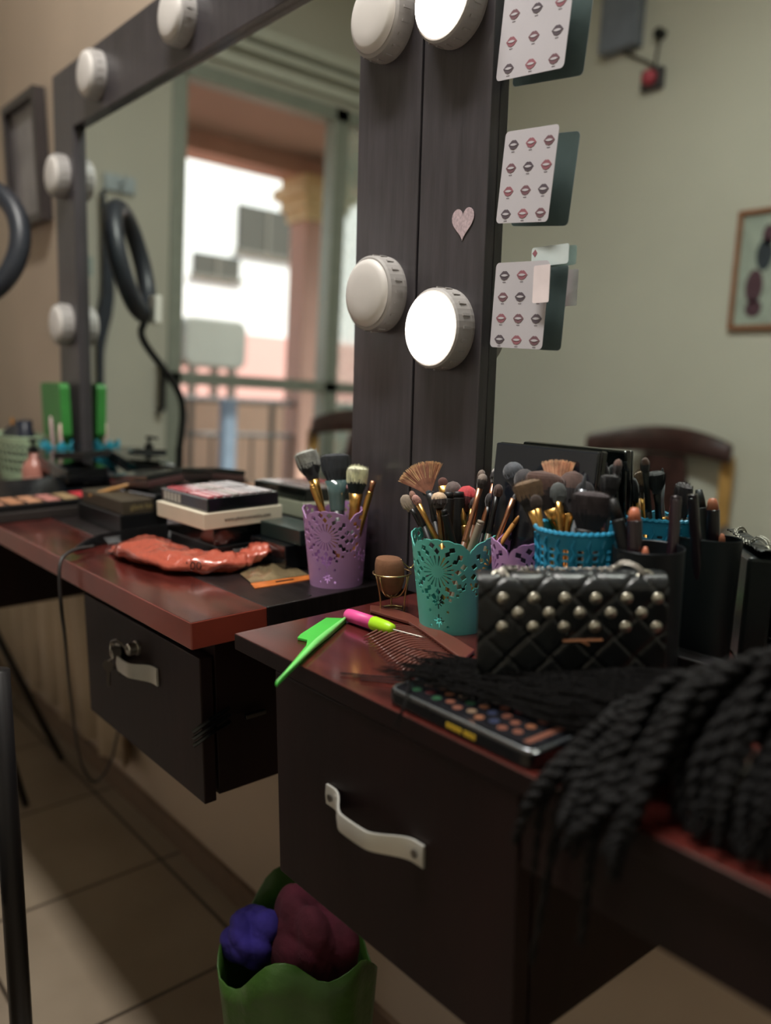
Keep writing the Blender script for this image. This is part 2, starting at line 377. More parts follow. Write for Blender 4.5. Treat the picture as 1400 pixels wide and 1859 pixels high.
# black claw clip stuck on the side of the left drawer cabinet
a = onx(352, 1335, -.920); b = onx(410, 1300, -.920)
cc = thing('hair_clip', 'black plastic hair clip hanging on the side of the left drawer cabinet', 'hair clip', (-.919, (a.y + b.y) / 2, (a.z + b.z) / 2))
for k, dz in enumerate((-.006, .003, .012)):
    bm = bmesh.new(); tube(bm, [(0.003, -.026, dz - .012), (.006, -.005, dz - .002), (.003, .026, dz + .006)], .0028, 6); obj('prong', bm, BLKG, cc)
a = onx(443, 1300, -.921)
tag(obj('cabinet_catch', BX(a.x, a.x + .006, a.y, a.y + .03, a.z - .003, a.z + .003), BLKG, bevel=.001), 'small black catch bar on the cabinet side right of the hair clip', 'catch')

# ------------------------------------------------------------------ vanity mirrors
BULBOFF = mat('frosted_bulb_off', (205, 200, 196), .5, var=.02)
BULBON = mat('frosted_bulb_lit', (255, 250, 240), .5, var=.0, emis=((255, 246, 232), 9.0))
CASE = mat('bulb_casing', (158, 154, 152), .5, var=.04)
def add_bulb(parent, x, z, lit):
    b = obj('bulb', None_bm(x, z), CASE, parent, smooth=False)
    bm = bmesh.new(); lathe(bm, [(.0415, .0), (.0405, .0035), (.034, .0062), (.02, .008), (0, .0086)], 40, Matrix.Translation((x, -.0261, z)) @ Matrix.Rotation(PI / 2, 4, 'X'))
    l = obj('bulb_face', bm, BULBON if lit else BULBOFF, b, smooth=True); l['label'] = 'glowing white bulb face' if lit else 'unlit frosted bulb face'
def None_bm(x, z):
    bm = bmesh.new(); lathe(bm, [(0, 0), (.047, 0), (.0475, .004), (.046, .024), (.0435, .026), (0, .026)], 40, Matrix.Translation((x, 0, z)) @ Matrix.Rotation(PI / 2, 4, 'X'))
    for i in range(20):
        a = 2 * PI * i / 20
        vs = box(bm, -.0015, .0015, -.018, -.008, .0455, .0480)
        orient(bm, vs, Matrix.Translation((x, 0, z)) @ Matrix.Rotation(a, 4, 'Y'))
    return bm
def vanity(label, x0, x1, il, ir, ztop, zin, bulbs, lit):
    cx = (x0 + x1) / 2
    t = thing('vanity_mirror', label, 'mirror', (cx, .700, CT + .0005), rot=Quaternion((1, 0, 0), -TILT))
    D = .042; RB_ = .05 if not lit else .018
    for (a, b, n) in ((x0, il, 'frame_stile'), (ir, x1, 'frame_stile')):
        obj(n, BX(a - cx, b - cx, 0, D, 0, ztop), POSTW, t, bevel=.0012)
    obj('frame_rail', BX(il - cx, ir - cx, 0, D, zin, ztop), POSTW, t, bevel=.0012)
    obj('frame_rail', BX(il - cx, ir - cx, 0, D, 0, RB_), POSTW, t, bevel=.0012)
    g = obj('mirror_glass', BX(il - cx + .0005, ir - cx - .0005, .014, .018, RB_ + .0005, zin - .0005), GLASS, t)
    for x, z in bulbs: add_bulb(t, x - cx, z, lit)
    return t
MZ, MZI = .925, .795
mirror1 = vanity('left framed vanity mirror with unlit round bulbs, reflecting the balcony door', -2.088, -.8165, -1.966, -.938, MZ, MZI,
       [(-.878, .375), (-.878, .70), (-1.43, .862), (-1.815, .862), (-2.03, .70), (-2.03, .375), (-1.08, .862)], False)
mirror2 = vanity('right framed vanity mirror with lit round bulbs and a heart sticker', -.8125, .46, -.700, .35, MZ, MZI,
       [(-.757, .328), (-.757, .685), (-.40, .862), (0, .862), (.40, .685), (.40, .328)], True)
bm = bmesh.new(); hp = ony(850, 400, .712)
hpts = []
for i in range(40):
    a = 2 * PI * i / 40; hpts.append((16 * math.sin(a) ** 3 * .00112, (13 * math.cos(a) - 5 * math.cos(2 * a) - 2 * math.cos(3 * a) - math.cos(4 * a)) * .00125))
ml = mirror2.matrix_basis
bm2 = bmesh.new(); prism(bm2, hpts, 0, .0005)
hs = tag(obj('heart_sticker', bm2, mat('pink_glitter', (184, 164, 170), .5, var=.25, scale=300)), 'small pale pink glitter heart stuck on the dark mirror post', 'sticker')
hz = hp.z - CT
hs.matrix_world = Matrix.Translation((-.736, .700 + math.tan(TILT) * hz - .0006, hp.z)) @ Matrix.Rotation(-TILT, 4, 'X') @ Matrix.Rotation(PI / 2, 4, 'X')
# lip charts stuck to the right mirror's edge
LC = {'card': mat('white_card', (190, 186, 192), .35, var=.02), 'a': mat('lip_grey', (84, 74, 82), .5), 'b': mat('lip_pink', (146, 92, 102), .5), 'c': mat('lip_rose', (112, 80, 88), .5), 'back': mat('card_back', (120, 128, 132), .5)}
def lip_poly(s, up=1):
    p = [(-1, 0), (-.45, .5), (-.15, .62), (0, .5), (.15, .62), (.45, .5), (1, 0), (.55, -.5), (0, -.68), (-.55, -.5)]
    return [(x * s, y * s) for x, y in p]
def lip_card(pl, pz, wd, ht, label, yaw, drop=0, rows=4, cols=3, skip=0):
    bm = bmesh.new(); prism(bm, rrect(wd, ht, .005), 0, .0005, 0)
    prism(bm, rrect(wd * .99, ht * .99, .005), -.0001, -.00002, 4)
    for r in range(rows):
        for c in range(cols):
            x = -wd / 2 + wd * (c + .55) / cols; y = ht / 2 - ht * (r + .6) / rows
            for mi, s, dz in ((1 + (r * 2 + c) % 3, .0078, .0008), (0, .0036, .0011)):
                pl_ = lip_poly(s) if mi else [(a * 1.5, b * .55) for a, b in lip_poly(s)]
                prism(bm, [(x + a, y + b) for a, b in pl_], .0004, dz, mi)
            for k in range(3): prism(bm, [(x - .002 + k * .0016, y - .0078), (x - .001 + k * .0016, y - .0078), (x - .001 + k * .0016, y - .0068), (x - .002 + k * .0016, y - .0068)], .0004, .0007, 1)
    o = tag(obj('lip_chart_card', bm, None, mats=[LC['card'], LC['a'], LC['b'], LC['c'], LC['back']]), label, 'card', 'lip chart cards on the mirror edge')
    y = .700 + math.tan(TILT) * (pz - CT) + .0030
    o.matrix_world = Matrix.Translation((pl + wd / 2, y - .003, pz)) @ Matrix.Rotation(yaw, 4, 'Z') @ Matrix.Rotation(drop, 4, 'Y') @ Matrix.Rotation(PI / 2 - TILT, 4, 'X')
    return o
def midz(y0, y1, x): return (ony(x, y0, .71).z + ony(x, y1, .71).z) / 2
lip_card(-.682, midz(235, 392, 965), .078, .094, 'white chart of eight printed lips in sharp focus, below the topmost card', -.06, .10)
lip_card(-.684, midz(478, 628, 950), .078, .091, 'lip chart card beside the lit bulb, lowest of the three', -.03, .05)
lip_card(-.690, midz(-60, 100, 980), .096, .105, 'lip chart card at the very top of the mirror post', -.03, .10)
p = ony(975, 462, .705)
bm = bmesh.new(); prism(bm, rrect(.05, .02, .003), 0, .0004); prism(bm, [(-.024, .004), (-.02, .008), (-.017, .004), (-.02, .0)][::-1], .0003, .0006, 1)
o = tag(obj('name_tag_card', bm, None, mats=[mat('pale_blue_card', (205, 216, 216), .4), LC['b']]), 'pale blank tag stuck just above the lowest lip chart', 'card')
o.matrix_world = Matrix.Translation((p.x + .003, .700 + math.tan(TILT) * (p.z - CT) + .008, p.z)) @ Matrix.Rotation(PI / 2 - TILT, 4, 'X')
p = ony(978, 515, .700)
bm = bmesh.new(); prism(bm, rrect(.022, .038, .002), 0, .0005)
o = tag(obj('price_strip', bm, mat('pinkish_white_card', (236, 222, 224), .4)), 'pinkish white strip of card overlapping the lowest lip chart', 'card')
o.matrix_world = Matrix.Translation((p.x, .700 + math.tan(TILT) * (p.z - CT) - .0085, p.z)) @ Matrix.Rotation(PI / 2 - TILT, 4, 'X')

# ------------------------------------------------------------------ things on the mirror wall, far left
pf = thing('picture_frame', 'dark framed picture hanging left of the left mirror', 'picture', (-2.46, .795, 1.64))
for nm, a in (('frame_side', (-.135, -.115, -.03, 0, -.16, .16)), ('frame_side', (.115, .135, -.03, 0, -.16, .16)), ('frame_side', (-.115, .115, -.03, 0, .14, .16)), ('frame_side', (-.115, .115, -.03, 0, -.16, -.14))):
    obj(nm, BX(*a), mat('dark_picture_frame', (52, 46, 46), .4), pf)
obj('picture', BX(-.115, .115, -.012, -.006, -.14, .14), mat('faded_print', (128, 124, 126), .3, var=.35, scale=9), pf)
rc_ = atd(-55, 442, 1.93); rh_ = atd(-127, 922, 1.93)
rm = thing('ring_light', 'big dark unlit ring lamp on a tripod at the far left edge of the picture', 'ring light', (rh_.x, rh_.y, 0))
th_ = math.radians(127); NV_ = Vector((math.cos(th_), math.sin(th_), 0)); Uv = Vector((NV_.y, -NV_.x, 0)); Vv = (Vector((0, 0, 1)) * math.cos(.24) + NV_ * math.sin(.24))
rcl = Vector((rc_.x, rc_.y, rc_.z)) - rm.location
bm = bmesh.new(); tube(bm, [rcl + Uv * (.130 * math.cos(2 * PI * i / 48)) + Vv * (.130 * math.sin(2 * PI * i / 48)) for i in range(48)], .023, 12, True)
obj('ring', bm, mat('dark_ring', (40, 44, 52), .4, var=.1), rm, smooth=True)
bt_ = rcl - Vv * .150
bm = bmesh.new(); tube(bm, bez([bt_, bt_ + Vector((0, 0, -.05)), Vector((0, 0, 1.05)), Vector((0, 0, .9))], 20), .010); obj('gooseneck', bm, BLK, rm, smooth=True)
bm = bmesh.new(); box(bm, -.02, .02, -.01, .01, -.035, .035); orient(bm, bm.verts, Matrix.Translation(bt_ + Vector((.02, -.02, .03)))); obj('phone_clamp', bm, WHITE, rm, bevel=.004)
hub = rh_.copy()
bm = bmesh.new(); tube(bm, [(0, 0, .92), (0, 0, hub.z - .25)], .011); obj('pole', bm, BLK, rm)
bm = bmesh.new(); lathe(bm, [(0, hub.z - .03), (.025, hub.z - .03), (.025, hub.z + .03), (0, hub.z + .03)], 16); obj('hub', bm, BLK, rm)
for e_ in (onz(112, 1378, .01), onz(47, 1462, .01), Vector((rh_.x - .1, rh_.y - .42, .01))):
    bm = bmesh.new(); tube(bm, [Vector((0, 0, hub.z)), e_ - rm.location], .0095, 10); lg = obj('leg', bm, BLK, rm, smooth=True)
    bm = bmesh.new(); tube(bm, [(0, 0, hub.z - .22), (Vector((0, 0, hub.z)) * .55 + (e_ - rm.location) * .45)], .006, 8); obj('brace', bm, BLK, lg)
# curtain behind the far left of the counter, below
bm = bmesh.new(); n = 60
rows = []
for k in range(2):
    rows.append([bm.verts.new((-3.2 + 1.25 * i / n, .765 + .018 * math.sin(i * .9) + .006 * math.sin(i * 2.3), .12 + .62 * k)) for i in range(n + 1)])
for i in range(n): bm.faces.new((rows[0][i], rows[0][i + 1], rows[1][i + 1], rows[1][i]))
tag(obj('curtain', bm, mat('beige_cloth', (190, 172, 148), .9, var=.08, scale=6), smooth=True, solid=.002), 'beige cloth hanging in folds under the far end of the counter', 'curtain')

# ------------------------------------------------------------------ perforated shells (lace and woven baskets)
def shell(field, rb, rt, H, nu, nv, M=None, tw=0):
    """marching squares over angle and height: keep what has field > 0"""
    bm = bmesh.new(); cache = {}; vals = [[field(2 * PI * i / nu, H * j / nv) for j in range(nv + 1)] for i in range(nu)]
    def P(u, v):
        r = rb + (rt - rb) * v / H
        return Vector((r * math.cos(u), r * math.sin(u), v))
    def V(key, u, v):
        if key not in cache: cache[key] = bm.verts.new(P(u, v))
        return cache[key]
    for i in range(nu):
        i2 = (i + 1) % nu
        for j in range(nv):
            cs = [(i, j, vals[i][j], 0), (i2, j, vals[i2][j], 1), (i2, j + 1, vals[i2][j + 1], 1), (i, j + 1, vals[i][j + 1], 0)]
            if all(c[2] <= 0 for c in cs): continue
            loop = []
            for a, b in zip(cs, cs[1:] + cs[:1]):
                ua, ub = 2 * PI * (i + a[3]) / nu, 2 * PI * (i + b[3]) / nu
                va, vb = H * a[1] / nv, H * b[1] / nv
                if a[2] > 0: loop.append(V((a[0], a[1]), ua, va))
                if (a[2] > 0) != (b[2] > 0):
                    t = a[2] / (a[2] - b[2]); t = min(.97, max(.03, t))
                    ka, kb = (a[0], a[1]), (b[0], b[1])
                    if ka > kb: key = (kb, ka)
                    else: key = (ka, kb)
                    loop.append(V(key, ua + (ub - ua) * t, va + (vb - va) * t))
            ll = []
            for v in loop:
                if v not in ll: ll.append(v)
            if len(ll) >= 3:
                try: bm.faces.new(ll)
                except ValueError: pass
    return bm
def lace_field(H, rm):
    lob = 4
    v0 = .665 * H; k = H / .107
    def dia(x, y, cx, cy, ang, a, b):
        dx, dy = x - cx, y - cy; c, s = math.cos(ang), math.sin(ang)
        p, q = dx * c + dy * s, -dx * s + dy * c
        return 1 - (abs(p) / a + abs(q) / b)
    def f(u, v):
        per = 2 * PI / lob; du = ((u + per / 2) % per - per / 2) * rm; half = per / 2 * rm
        x, y = du, v - v0
        d = math.hypot(x, y); a = math.atan2(y, x)
        # rim: scalloped arc round the flower
        sca = .0012 * abs(math.sin(a * 9))
        top = ((.835 + .150 * math.sqrt(max(0, 1 - (x / half) ** 2))) * H + sca - v) if v > v0 else 1
        s = 1e9
        def hole(val):
            nonlocal s
            s = min(s, -val)
        h = []
        n = 20
        # thin petals
        aa = (a % (2 * PI / n)) - PI / n; 
        if .0065 < d < .0185:
            t = (d - .0065) / .012; wd = .00022 + .00085 * t
            h.append(min(wd - abs(aa) * d, d - .0068, .0180 - d) * 900)
        for (rr, cnt, off, A, B) in ((.0225, 12, 0, .0042, .0031), (.0290, 16, .5, .0040, .0039), (.0346, 22, 0, .0026, .0026)):
            if abs(d - rr) < .006:
                kk = round((a / (2 * PI) * cnt) - off); ca = (kk + off) / cnt * 2 * PI
                cx, cy = rr * math.cos(ca), rr * math.sin(ca)
                if abs(cx) < half - .0025 and (cy < .0 or rr < .030): h.append(dia(x, y, cx, cy, ca, A, B))
        # filler holes between the flowers
        for (fx, fy, A, B) in ((half - .0045, -.004, .0032, .0042), (half - .0045, .0055, .0030, .0038), (half - .0045, -.0135, .0030, .0036), (half - .009, -.022, .003, .0014)):
            if abs(abs(x) - fx) < A and d > .033: h.append(1 - abs(abs(x) - fx) / A - abs(y - fy) / B)
        # snowflakes and stars below
        for cy in (.34 * H, .145 * H):
            dy = v - cy; dd = math.hypot(x, dy)
            if .0014 < dd < .0085:
                an = math.atan2(dy, x); q = (an % (PI / 4)); q = min(q, PI / 4 - q) * dd
                major = round(an / (PI / 4)) % 2 == 0
                h.append(min(.0009 - q, dd - .0016, (.0078 if major else .0056) - dd) * 900)
        for cy in (.40 * H, .245 * H, .085 * H):
            dx, dy = abs(x) - .0115, v - cy; dd = math.hypot(dx, dy)
            if dd < .003:
                an = math.atan2(dy, dx); h.append((.00165 + .0007 * math.cos(5 * an) - dd) * 900)
        val = top * 900
        for q in h: val = min(val, -q)
        return max(-1, min(1, val))
    return f
def lace_basket(name, label, cpos, rb, rt, H, m, rot):
    t = thing('lace_brush_cup', label, 'brush cup', cpos, rot, 'lace-cut plastic brush cups')
    o = obj('cup_wall', shell(lace_field(H, (rb * .3 + rt * .7)), rb, rt, H, 560, 190), m, t, solid=.0012)
    bm = bmesh.new(); lathe(bm, [(0, 0), (rb, 0), (rb + .0003, .002), (0, .002)], 48); obj('base', bm, m, t)
    return t
def dirang(pos): return math.atan2(CAM.y - pos[1], CAM.x - pos[0])
P1 = onz(640, 1063, CT); P1 = Vector((P1.x, P1.y, CT)) + Vector((-.7745, .632, 0)) * .034
P1.y = min(P1.y, .655)
lace_basket('a', 'lilac lace-cut cup holding a white-tipped duo brush, left of the sponge', tuple(P1 + Vector((0, 0, .0002))), .0345, .0432, .104, PURP, dirang(P1) - math.radians(19))
P2 = onz(827, 1154, CT); P2 = Vector((P2.x, P2.y, CT)) + Vector((-.7745, .632, 0)) * .037
P2.y = min(P2.y, .652)
lace_basket('b', 'mint teal lace-cut cup crammed with brushes, behind the studded handbag', tuple(P2 + Vector((0, 0, .0002))), .0365, .0470, .107, TEAL, dirang(P2) - math.radians(23))
P3 = Vector((-.586, .666, CT))
lace_basket('c', 'lilac lace-cut cup half hidden between the teal and blue cups', tuple(P3 + Vector((0, 0, .0002))), .0285, .0350, .112, PURP, dirang(P3) + .3)
# ------------------------------------------------------------------ woven blue basket, black cup
def woven_field(H, r, cols=18):
    def f(u, v):
        per = 2 * PI / cols; du = ((u % per) - per / 2) * r
        z = v % .0068 - .0034
        hole = -1
        if .03 < v < H - .014:
            hole = min(.0028 - abs(du) , .0024 - abs(z)) * 900
        return max(-1, min(1, -hole))
    return f
P4 = Vector((-.508, .655, CT)); HB = .134
bb = thing('woven_brush_cup', 'sky blue woven plastic cup full of dark face brushes', 'brush cup', tuple(P4 + Vector((0, 0, .0002))))
obj('cup_wall', shell(woven_field(HB, .040, 18), .034, .0405, HB, 252, 118), BLUE, bb, smooth=True, solid=.0016)
bm = bmesh.new(); lathe(bm, [(0, 0), (.034, 0), (.0343, .002), (0, .002)], 48); obj('base', bm, BLUE, bb)
bm = bmesh.new()
pts = [Vector(((.0412 + .0006 * (i % 2)) * math.cos(2 * PI * i / 88), (.0412 + .0006 * (i % 2)) * math.sin(2 * PI * i / 88), HB + .0012 * (i % 2))) for i in range(88)]
tube(bm, pts, .0022, 6, True); obj('rim', bm, BLUE, bb)
bm = bmesh.new()
for k in range(18):
    a = 2 * PI * (k + .0) / 18 
    pp = []
    for j in range(16):
        v = .03 + (HB - .035) * j / 15; r = .034 + .0065 * v / HB + .0016; aa = a + .03 * (1 if j % 2 else -1)
        pp.append((r * math.cos(aa), r * math.sin(aa), v))
    tube(bm, pp, .0013, 5)
obj('weave', bm, BLUE, bb)
P5 = Vector((-.440, .668, CT))
ck = thing('metal_brush_cup', 'plain black metal cup with lip pencils, behind the bag', 'brush cup', tuple(P5 + Vector((0, 0, .0002))))
bm = bmesh.new(); lathe(bm, [(0, .0), (.0305, 0), (.0318, .124), (.0322, .1245), (.0318, .125), (.0312, .1245), (.0298, .003), (0, .003)], 48); o = obj('cup_wall', bm, mat('gunmetal', (38, 42, 46), .4, .5, var=.1), ck, smooth=True)
o.modifiers.new('e', 'EDGE_SPLIT')

# ------------------------------------------------------------------ brushes
HAIR = {}
def hm(col): 
    return mat('bristle_%d_%d_%d' % col, col, .75, var=.3, scale=120, sheen=.3)
def brush(tip, D, cup, rc, L_head, w, flat, col, fer, Lf, hcol, label, tipcol=None, D2=None, low=None, shape='dome', cat='makeup brush', group='makeup brushes in the cups', hr=.0032, nh=160, fw=None, z0=.012):
    """tip: pixel of the bristle tip; low: a pixel further down the stick; cup: the cup's base centre"""
    D += DADJ[id(cup)]; A = atd(tip[0], tip[1], D)
    if low is not None:
        B = atd(low[0], low[1], D2 or D); d = B - A
        Bt = A + d * ((cup.z + z0 - A.z) / d.z)
    else: Bt = Vector((cup.x, cup.y, cup.z + z0))
    off = Vector((Bt.x - cup.x, Bt.y - cup.y, 0))
    if off.length > rc: off = off.normalized() * rc
    Bt = Vector((cup.x, cup.y, cup.z + z0)) + off
    ax = (A - Bt); Lt = ax.length; ax.normalize()
    # keep the flat face of flat brushes towards the camera
    view = (CAM - A); yv = (view - ax * view.dot(ax)).normalized(); xv = yv.cross(ax)
    q = Matrix((xv, yv, ax)).transposed().to_quaternion()
    t = thing('makeup_brush', label, cat, tuple(Bt), group=group, rot=q)
    Lh = max(Lt - L_head - Lf, .02); fr = fw or max(.0035, w * .42)
    bm = bmesh.new(); lathe(bm, [(0, 0), (hr * .6, .0), (hr * .9, .01), (hr * 1.15, Lh * .6), (hr, Lh), (0, Lh)], 12); obj('handle', bm, hcol, t, smooth=True)
    bm = bmesh.new(); lathe(bm, [(hr * 1.02, Lh - .001), (hr * 1.1, Lh), (hr * 1.1, Lh + .002), (fr * .75, Lh + Lf * .55), (fr, Lh + Lf), (0, Lh + Lf)], 20, sy=(1 if not flat else max(.45, hr / fr)))
    o = obj('ferrule', bm, fer, t, smooth=True)
    bm = bmesh.new(); zb = Lh + Lf - .001; L = Lt - zb; fy = .36 if flat else 1.0
    N = 14
    def rad(s):
        if shape == 'dome': return w * (.62 + .38 * math.sin(min(1, s * 1.5) * PI / 2)) * math.sqrt(max(0, 1 - max(0, (s - .45) / .55) ** 2.2))
        if shape == 'kabuki': return w * (.45 + .55 * s ** .8) * (1 if s < .9 else math.sqrt(max(0, 1 - ((s - .9) / .1) ** 2)) * .35 + .65)
        if shape == 'fan': return w * (.12 + .88 * s ** 1.1)
        if shape == 'point': return w * (.8 + .4 * s) * max(0, (1 - s)) ** .55
        if shape == 'angle': return w * (.6 + .4 * math.sin(min(1, s * 1.6) * PI / 2)) * math.sqrt(max(0, 1 - max(0, (s - .7) / .3) ** 2.5))
        return w
    prof = [(rad(i / N) * .93, zb + L * .97 * i / N) for i in range(N + 1)]
    if prof[-1][0] > 1e-5: prof.append((prof[-1][0] * .5, zb + L * .99)); prof.append((0, zb + L))
    else: prof[-1] = (0, prof[-1][1])
    thr = .52 if tipcol else 9
    fy2 = .10 if shape == 'fan' else fy
    FA = math.asin(min(.92, w / L))
    if shape == 'fan':
        for side in (0, 1):
            pass
        prism(bm, [(0, 0)] + [(L * .93 * math.sin(FA * (-1 + 2 * k / 16)), L * .93 * math.cos(FA * (-1 + 2 * k / 16))) for k in range(17)][::-1], -.0008, .0008, M=Matrix.Translation((0, 0, zb)) @ Matrix.Rotation(PI / 2, 4, 'X'))
    else: rings = lathe(bm, prof, 20, sy=fy2)
    if shape == 'angle':
        for v in bm.verts: v.co.z += v.co.x / w * L * .22 * max(0, (v.co.z - zb) / L)
    for i in range(nh):
        a = R.uniform(0, 2 * PI); rr = math.sqrt(R.random()); s1 = R.uniform(.88, 1.0) if shape != 'fan' else R.uniform(.93, 1.02)
        wtop = w if shape in ('fan', 'kabuki') else rad(max(0, 1 - .42 * rr) if shape in ('dome', 'angle') else .55) 
        zt = L * (s1 - (0.36 * rr * rr if shape == 'dome' else .30 * rr ** 2 if shape == 'fan' else .10 * rr * rr if shape == 'kabuki' else .5 * rr if shape == 'point' else .2 * rr))
        if shape == 'kabuki': zt *= R.uniform(.92, 1.12)
        if shape == 'fan': a = R.choice((0, PI)) + R.uniform(-.1, .1)
        xt, yt = wtop * rr * math.cos(a), wtop * rr * math.sin(a) * fy2
        if shape == 'angle': zt += xt / w * L * .2
        xb_, yb_ = fr * .8 * rr * math.cos(a), fr * .8 * rr * math.sin(a) * fy2
        xm, ym = xb_ * .3 + xt * .75, yb_ * .3 + yt * .75
        if shape == 'dome': xm, ym = rad(.4) * rr * math.cos(a) * 1.03, rad(.4) * rr * math.sin(a) * fy2 * 1.03
        hw = .00026
        if shape == 'fan':
            an = FA * R.uniform(-1, 1); ll = L * R.uniform(.9, 1.03); yo = R.uniform(-.0022, .0022)
            tube(bm, [Vector((fr * .5 * math.sin(an), yo * .5, zb)), Vector((ll * .5 * math.sin(an), yo, zb + ll * .5 * math.cos(an))), Vector((ll * math.sin(an * R.uniform(.97, 1.03)), yo * 1.2, zb + ll * math.cos(an)))], [hw * 1.6, hw * 1.6, hw * .6], 3, cap=False); continue
        P_ = [Vector((xb_, yb_, zb)), Vector((xm, ym, zb + zt * .5)), Vector((xt, yt, zb + zt))]
        tube(bm, P_, [hw * 1.6, hw * 1.6, hw * .5], 3, cap=False)
    if tipcol:
        for f in bm.faces:
            c_ = f.calc_center_median()
            if (math.hypot(c_.x, c_.z - zb) > L * .74) if shape == 'fan' else (c_.z > zb + L * thr): f.material_index = 1
    obj('bristles', bm, None, t, mats=[hm(col), hm(tipcol or col)], smooth=False)
    return t
K = .0006  # px -> metres near 0.9 m
DB, TB, BK = (62, 50, 46), (196, 168, 138), (34, 31, 33)
T_, B_ = P2, P4
DADJ = {id(c_): (Vector((c_.x, c_.y, c_.z + h_)) - CAM).dot(FW) - n_ for c_, h_, n_ in ((P1, .11, 1.065), (P2, .11, .905), (P4, .135, .83), (P5, .12, .775))}
print('DADJ', [round(v, 3) for v in DADJ.values()])
# lilac cup, left
brush((553, 818), 1.09, P1, .026, .040, .0175, 0, (40, 42, 46), GOLD, .042, GOLD, 'black fluffy brush with pale tips leaning out at the left of the lilac cup', tipcol=(150, 152, 146), low=(585, 920), shape='kabuki', nh=350)
brush((608, 823), 1.07, P1, .026, .036, .0215, 1, (36, 40, 46), mat('clear_grey_plastic', (70, 92, 92), .12, var=.1, coat=.5), .040, BLK, 'wide black flared brush with a dark translucent ferrule in the lilac cup', low=(612, 910), shape='kabuki', nh=300, fw=.015, hr=.009)
brush((650, 846), 1.05, P1, .026, .036, .0145, 0, (38, 52, 56), GOLD, .040, BLKM, 'duo brush with cream bristle tips at the right of the lilac cup', tipcol=(226, 226, 196), low=(652, 912), shape='kabuki', nh=700, fw=.0095, hr=.0075)
# slim gold tube
def stick(tip, low, D, cup, rc, r, m, label, name='cosmetic_pencil', cat='pencil', tipm=None, tipl=.012, taper=.4, z0=.012, group=None):
    D += DADJ[id(cup)]; A = atd(tip[0], tip[1], D); B = atd(low[0], low[1], D); d = B - A; Bt = A + d * ((cup.z + z0 - A.z) / d.z)
    off = Vector((Bt.x - cup.x, Bt.y - cup.y, 0))
    if off.length > rc: off = off.normalized() * rc
    Bt = Vector((cup.x, cup.y, cup.z + z0)) + off; ax = A - Bt; Lt = ax.length
    t = thing(name, label, cat, tuple(Bt), rot=ax.to_track_quat('Z', 'Y'), group=group)
    bm = bmesh.new(); lathe(bm, [(0, 0), (r * .9, 0), (r, .003), (r, Lt - tipl), (r * .9, Lt - tipl + .0005), (0, Lt - tipl + .0005)], 14); obj('barrel', bm, m, t, smooth=True).modifiers.new('e', 'EDGE_SPLIT')
    bm = bmesh.new(); lathe(bm, [(0, Lt - tipl), (r * .9, Lt - tipl), (r * (.9 if taper > .8 else .75), Lt - tipl * .4), (r * taper, Lt - .0005), (0, Lt)], 14); obj('tip', bm, tipm or m, t, smooth=True)
    return t
stick((678, 873), (668, 930), 1.04, P1, .026, .0042, GOLD, 'slim shiny gold tube standing beside the cream-tipped duo brush', 'gold_tube', 'tube', tipm=RGOLD, tipl=.015, taper=.95)
stick((566, 880), (588, 935), 1.06, P1, .026, .0040, GOLD, 'gold handle leaning to the left out of the lilac cup', 'gold_tube', 'tube', tipl=.004, taper=.9)
# mint teal cup
def tb(*a, **k): return brush(*a, **k)
def b_(*a, **k): return brush(*a, **k)
tb((757, 842), .93, T_, .028, .036, .0262, 1, (168, 112, 90), BLK, .026, BLKM, 'wide copper-brown fan brush at the left of the teal cup', tipcol=(206, 166, 120), low=(790, 912), shape='fan', nh=900, fw=.0055)
tb((751, 898), .91, T_, .028, .012, .0048, 0, (176, 128, 118), GOLD, .045, GOLD, 'small pinkish round brush on a gold stick left of the teal cup', low=(785, 962), shape='dome', nh=90)
tb((746, 890), .93, T_, .028, .012, .004, 0, (150, 110, 96), BLK, .03, BLKM, 'tiny brown brush behind the fan brush handle', low=(772, 962), nh=60)
tb((796, 892), .89, T_, .028, .017, .0096, 0, (58, 46, 44), mat('bronze_ferrule', (120, 92, 62), .3, 1, var=.1), .035, GOLD, 'fluffy tan-tipped round brush at the front left of the teal cup', tipcol=TB, low=(800, 965), nh=320)
tb((731, 898), .95, T_, .028, .02, .008, 1, (150, 134, 118), BLK, .02, BLKM, 'flat beige brush lying low behind the fan brush', low=(780, 960), nh=100)
tb((803, 866), .95, T_, .028, .010, .006, 1, (110, 70, 62), GOLD, .03, BLKM, 'small brown flat brush with broad gold ferrule behind the teal cup', low=(810, 930), nh=100, fw=.006)
tb((776, 886), .93, T_, .028, .008, .007, 1, (70, 78, 84), BLK, .03, BLKM, 'grey spoolie end beside the fan brush', low=(790, 950), nh=60)
tb((852, 880), .94, T_, .028, .030, .0135, 0, (86, 36, 40), BLK, .03, BLKM, 'rounded dark brush with bright red top in the teal cup', tipcol=(180, 48, 56), low=(838, 950), nh=300)
tb((879, 859), .89, T_, .028, .016, .0062, 0, (72, 64, 62), RGOLD, .060, BROWNW, 'grey-brown oval brush with long rose gold ferrule at the front of the teal cup', tipcol=(132, 118, 108), low=(850, 955), nh=260)
tb((876, 852), .93, T_, .028, .012, .0048, 0, (120, 104, 94), RGOLD, .05, BROWNW, 'small taupe brush peeping behind the grey-brown oval brush', low=(862, 930), nh=110)
tb((906, 847), .92, T_, .028, .018, .0072, 0, (88, 84, 86), RGOLD, .055, BLKM, 'pale grey round-topped brush, tallest in the teal cup', tipcol=(150, 146, 144), low=(880, 940), nh=260)
tb((918, 866), .93, T_, .028, .010, .0042, 0, (142, 130, 124), BLK, .04, BLKM, 'small pale grey brush right of the tallest teal cup brush', low=(898, 940), nh=110)
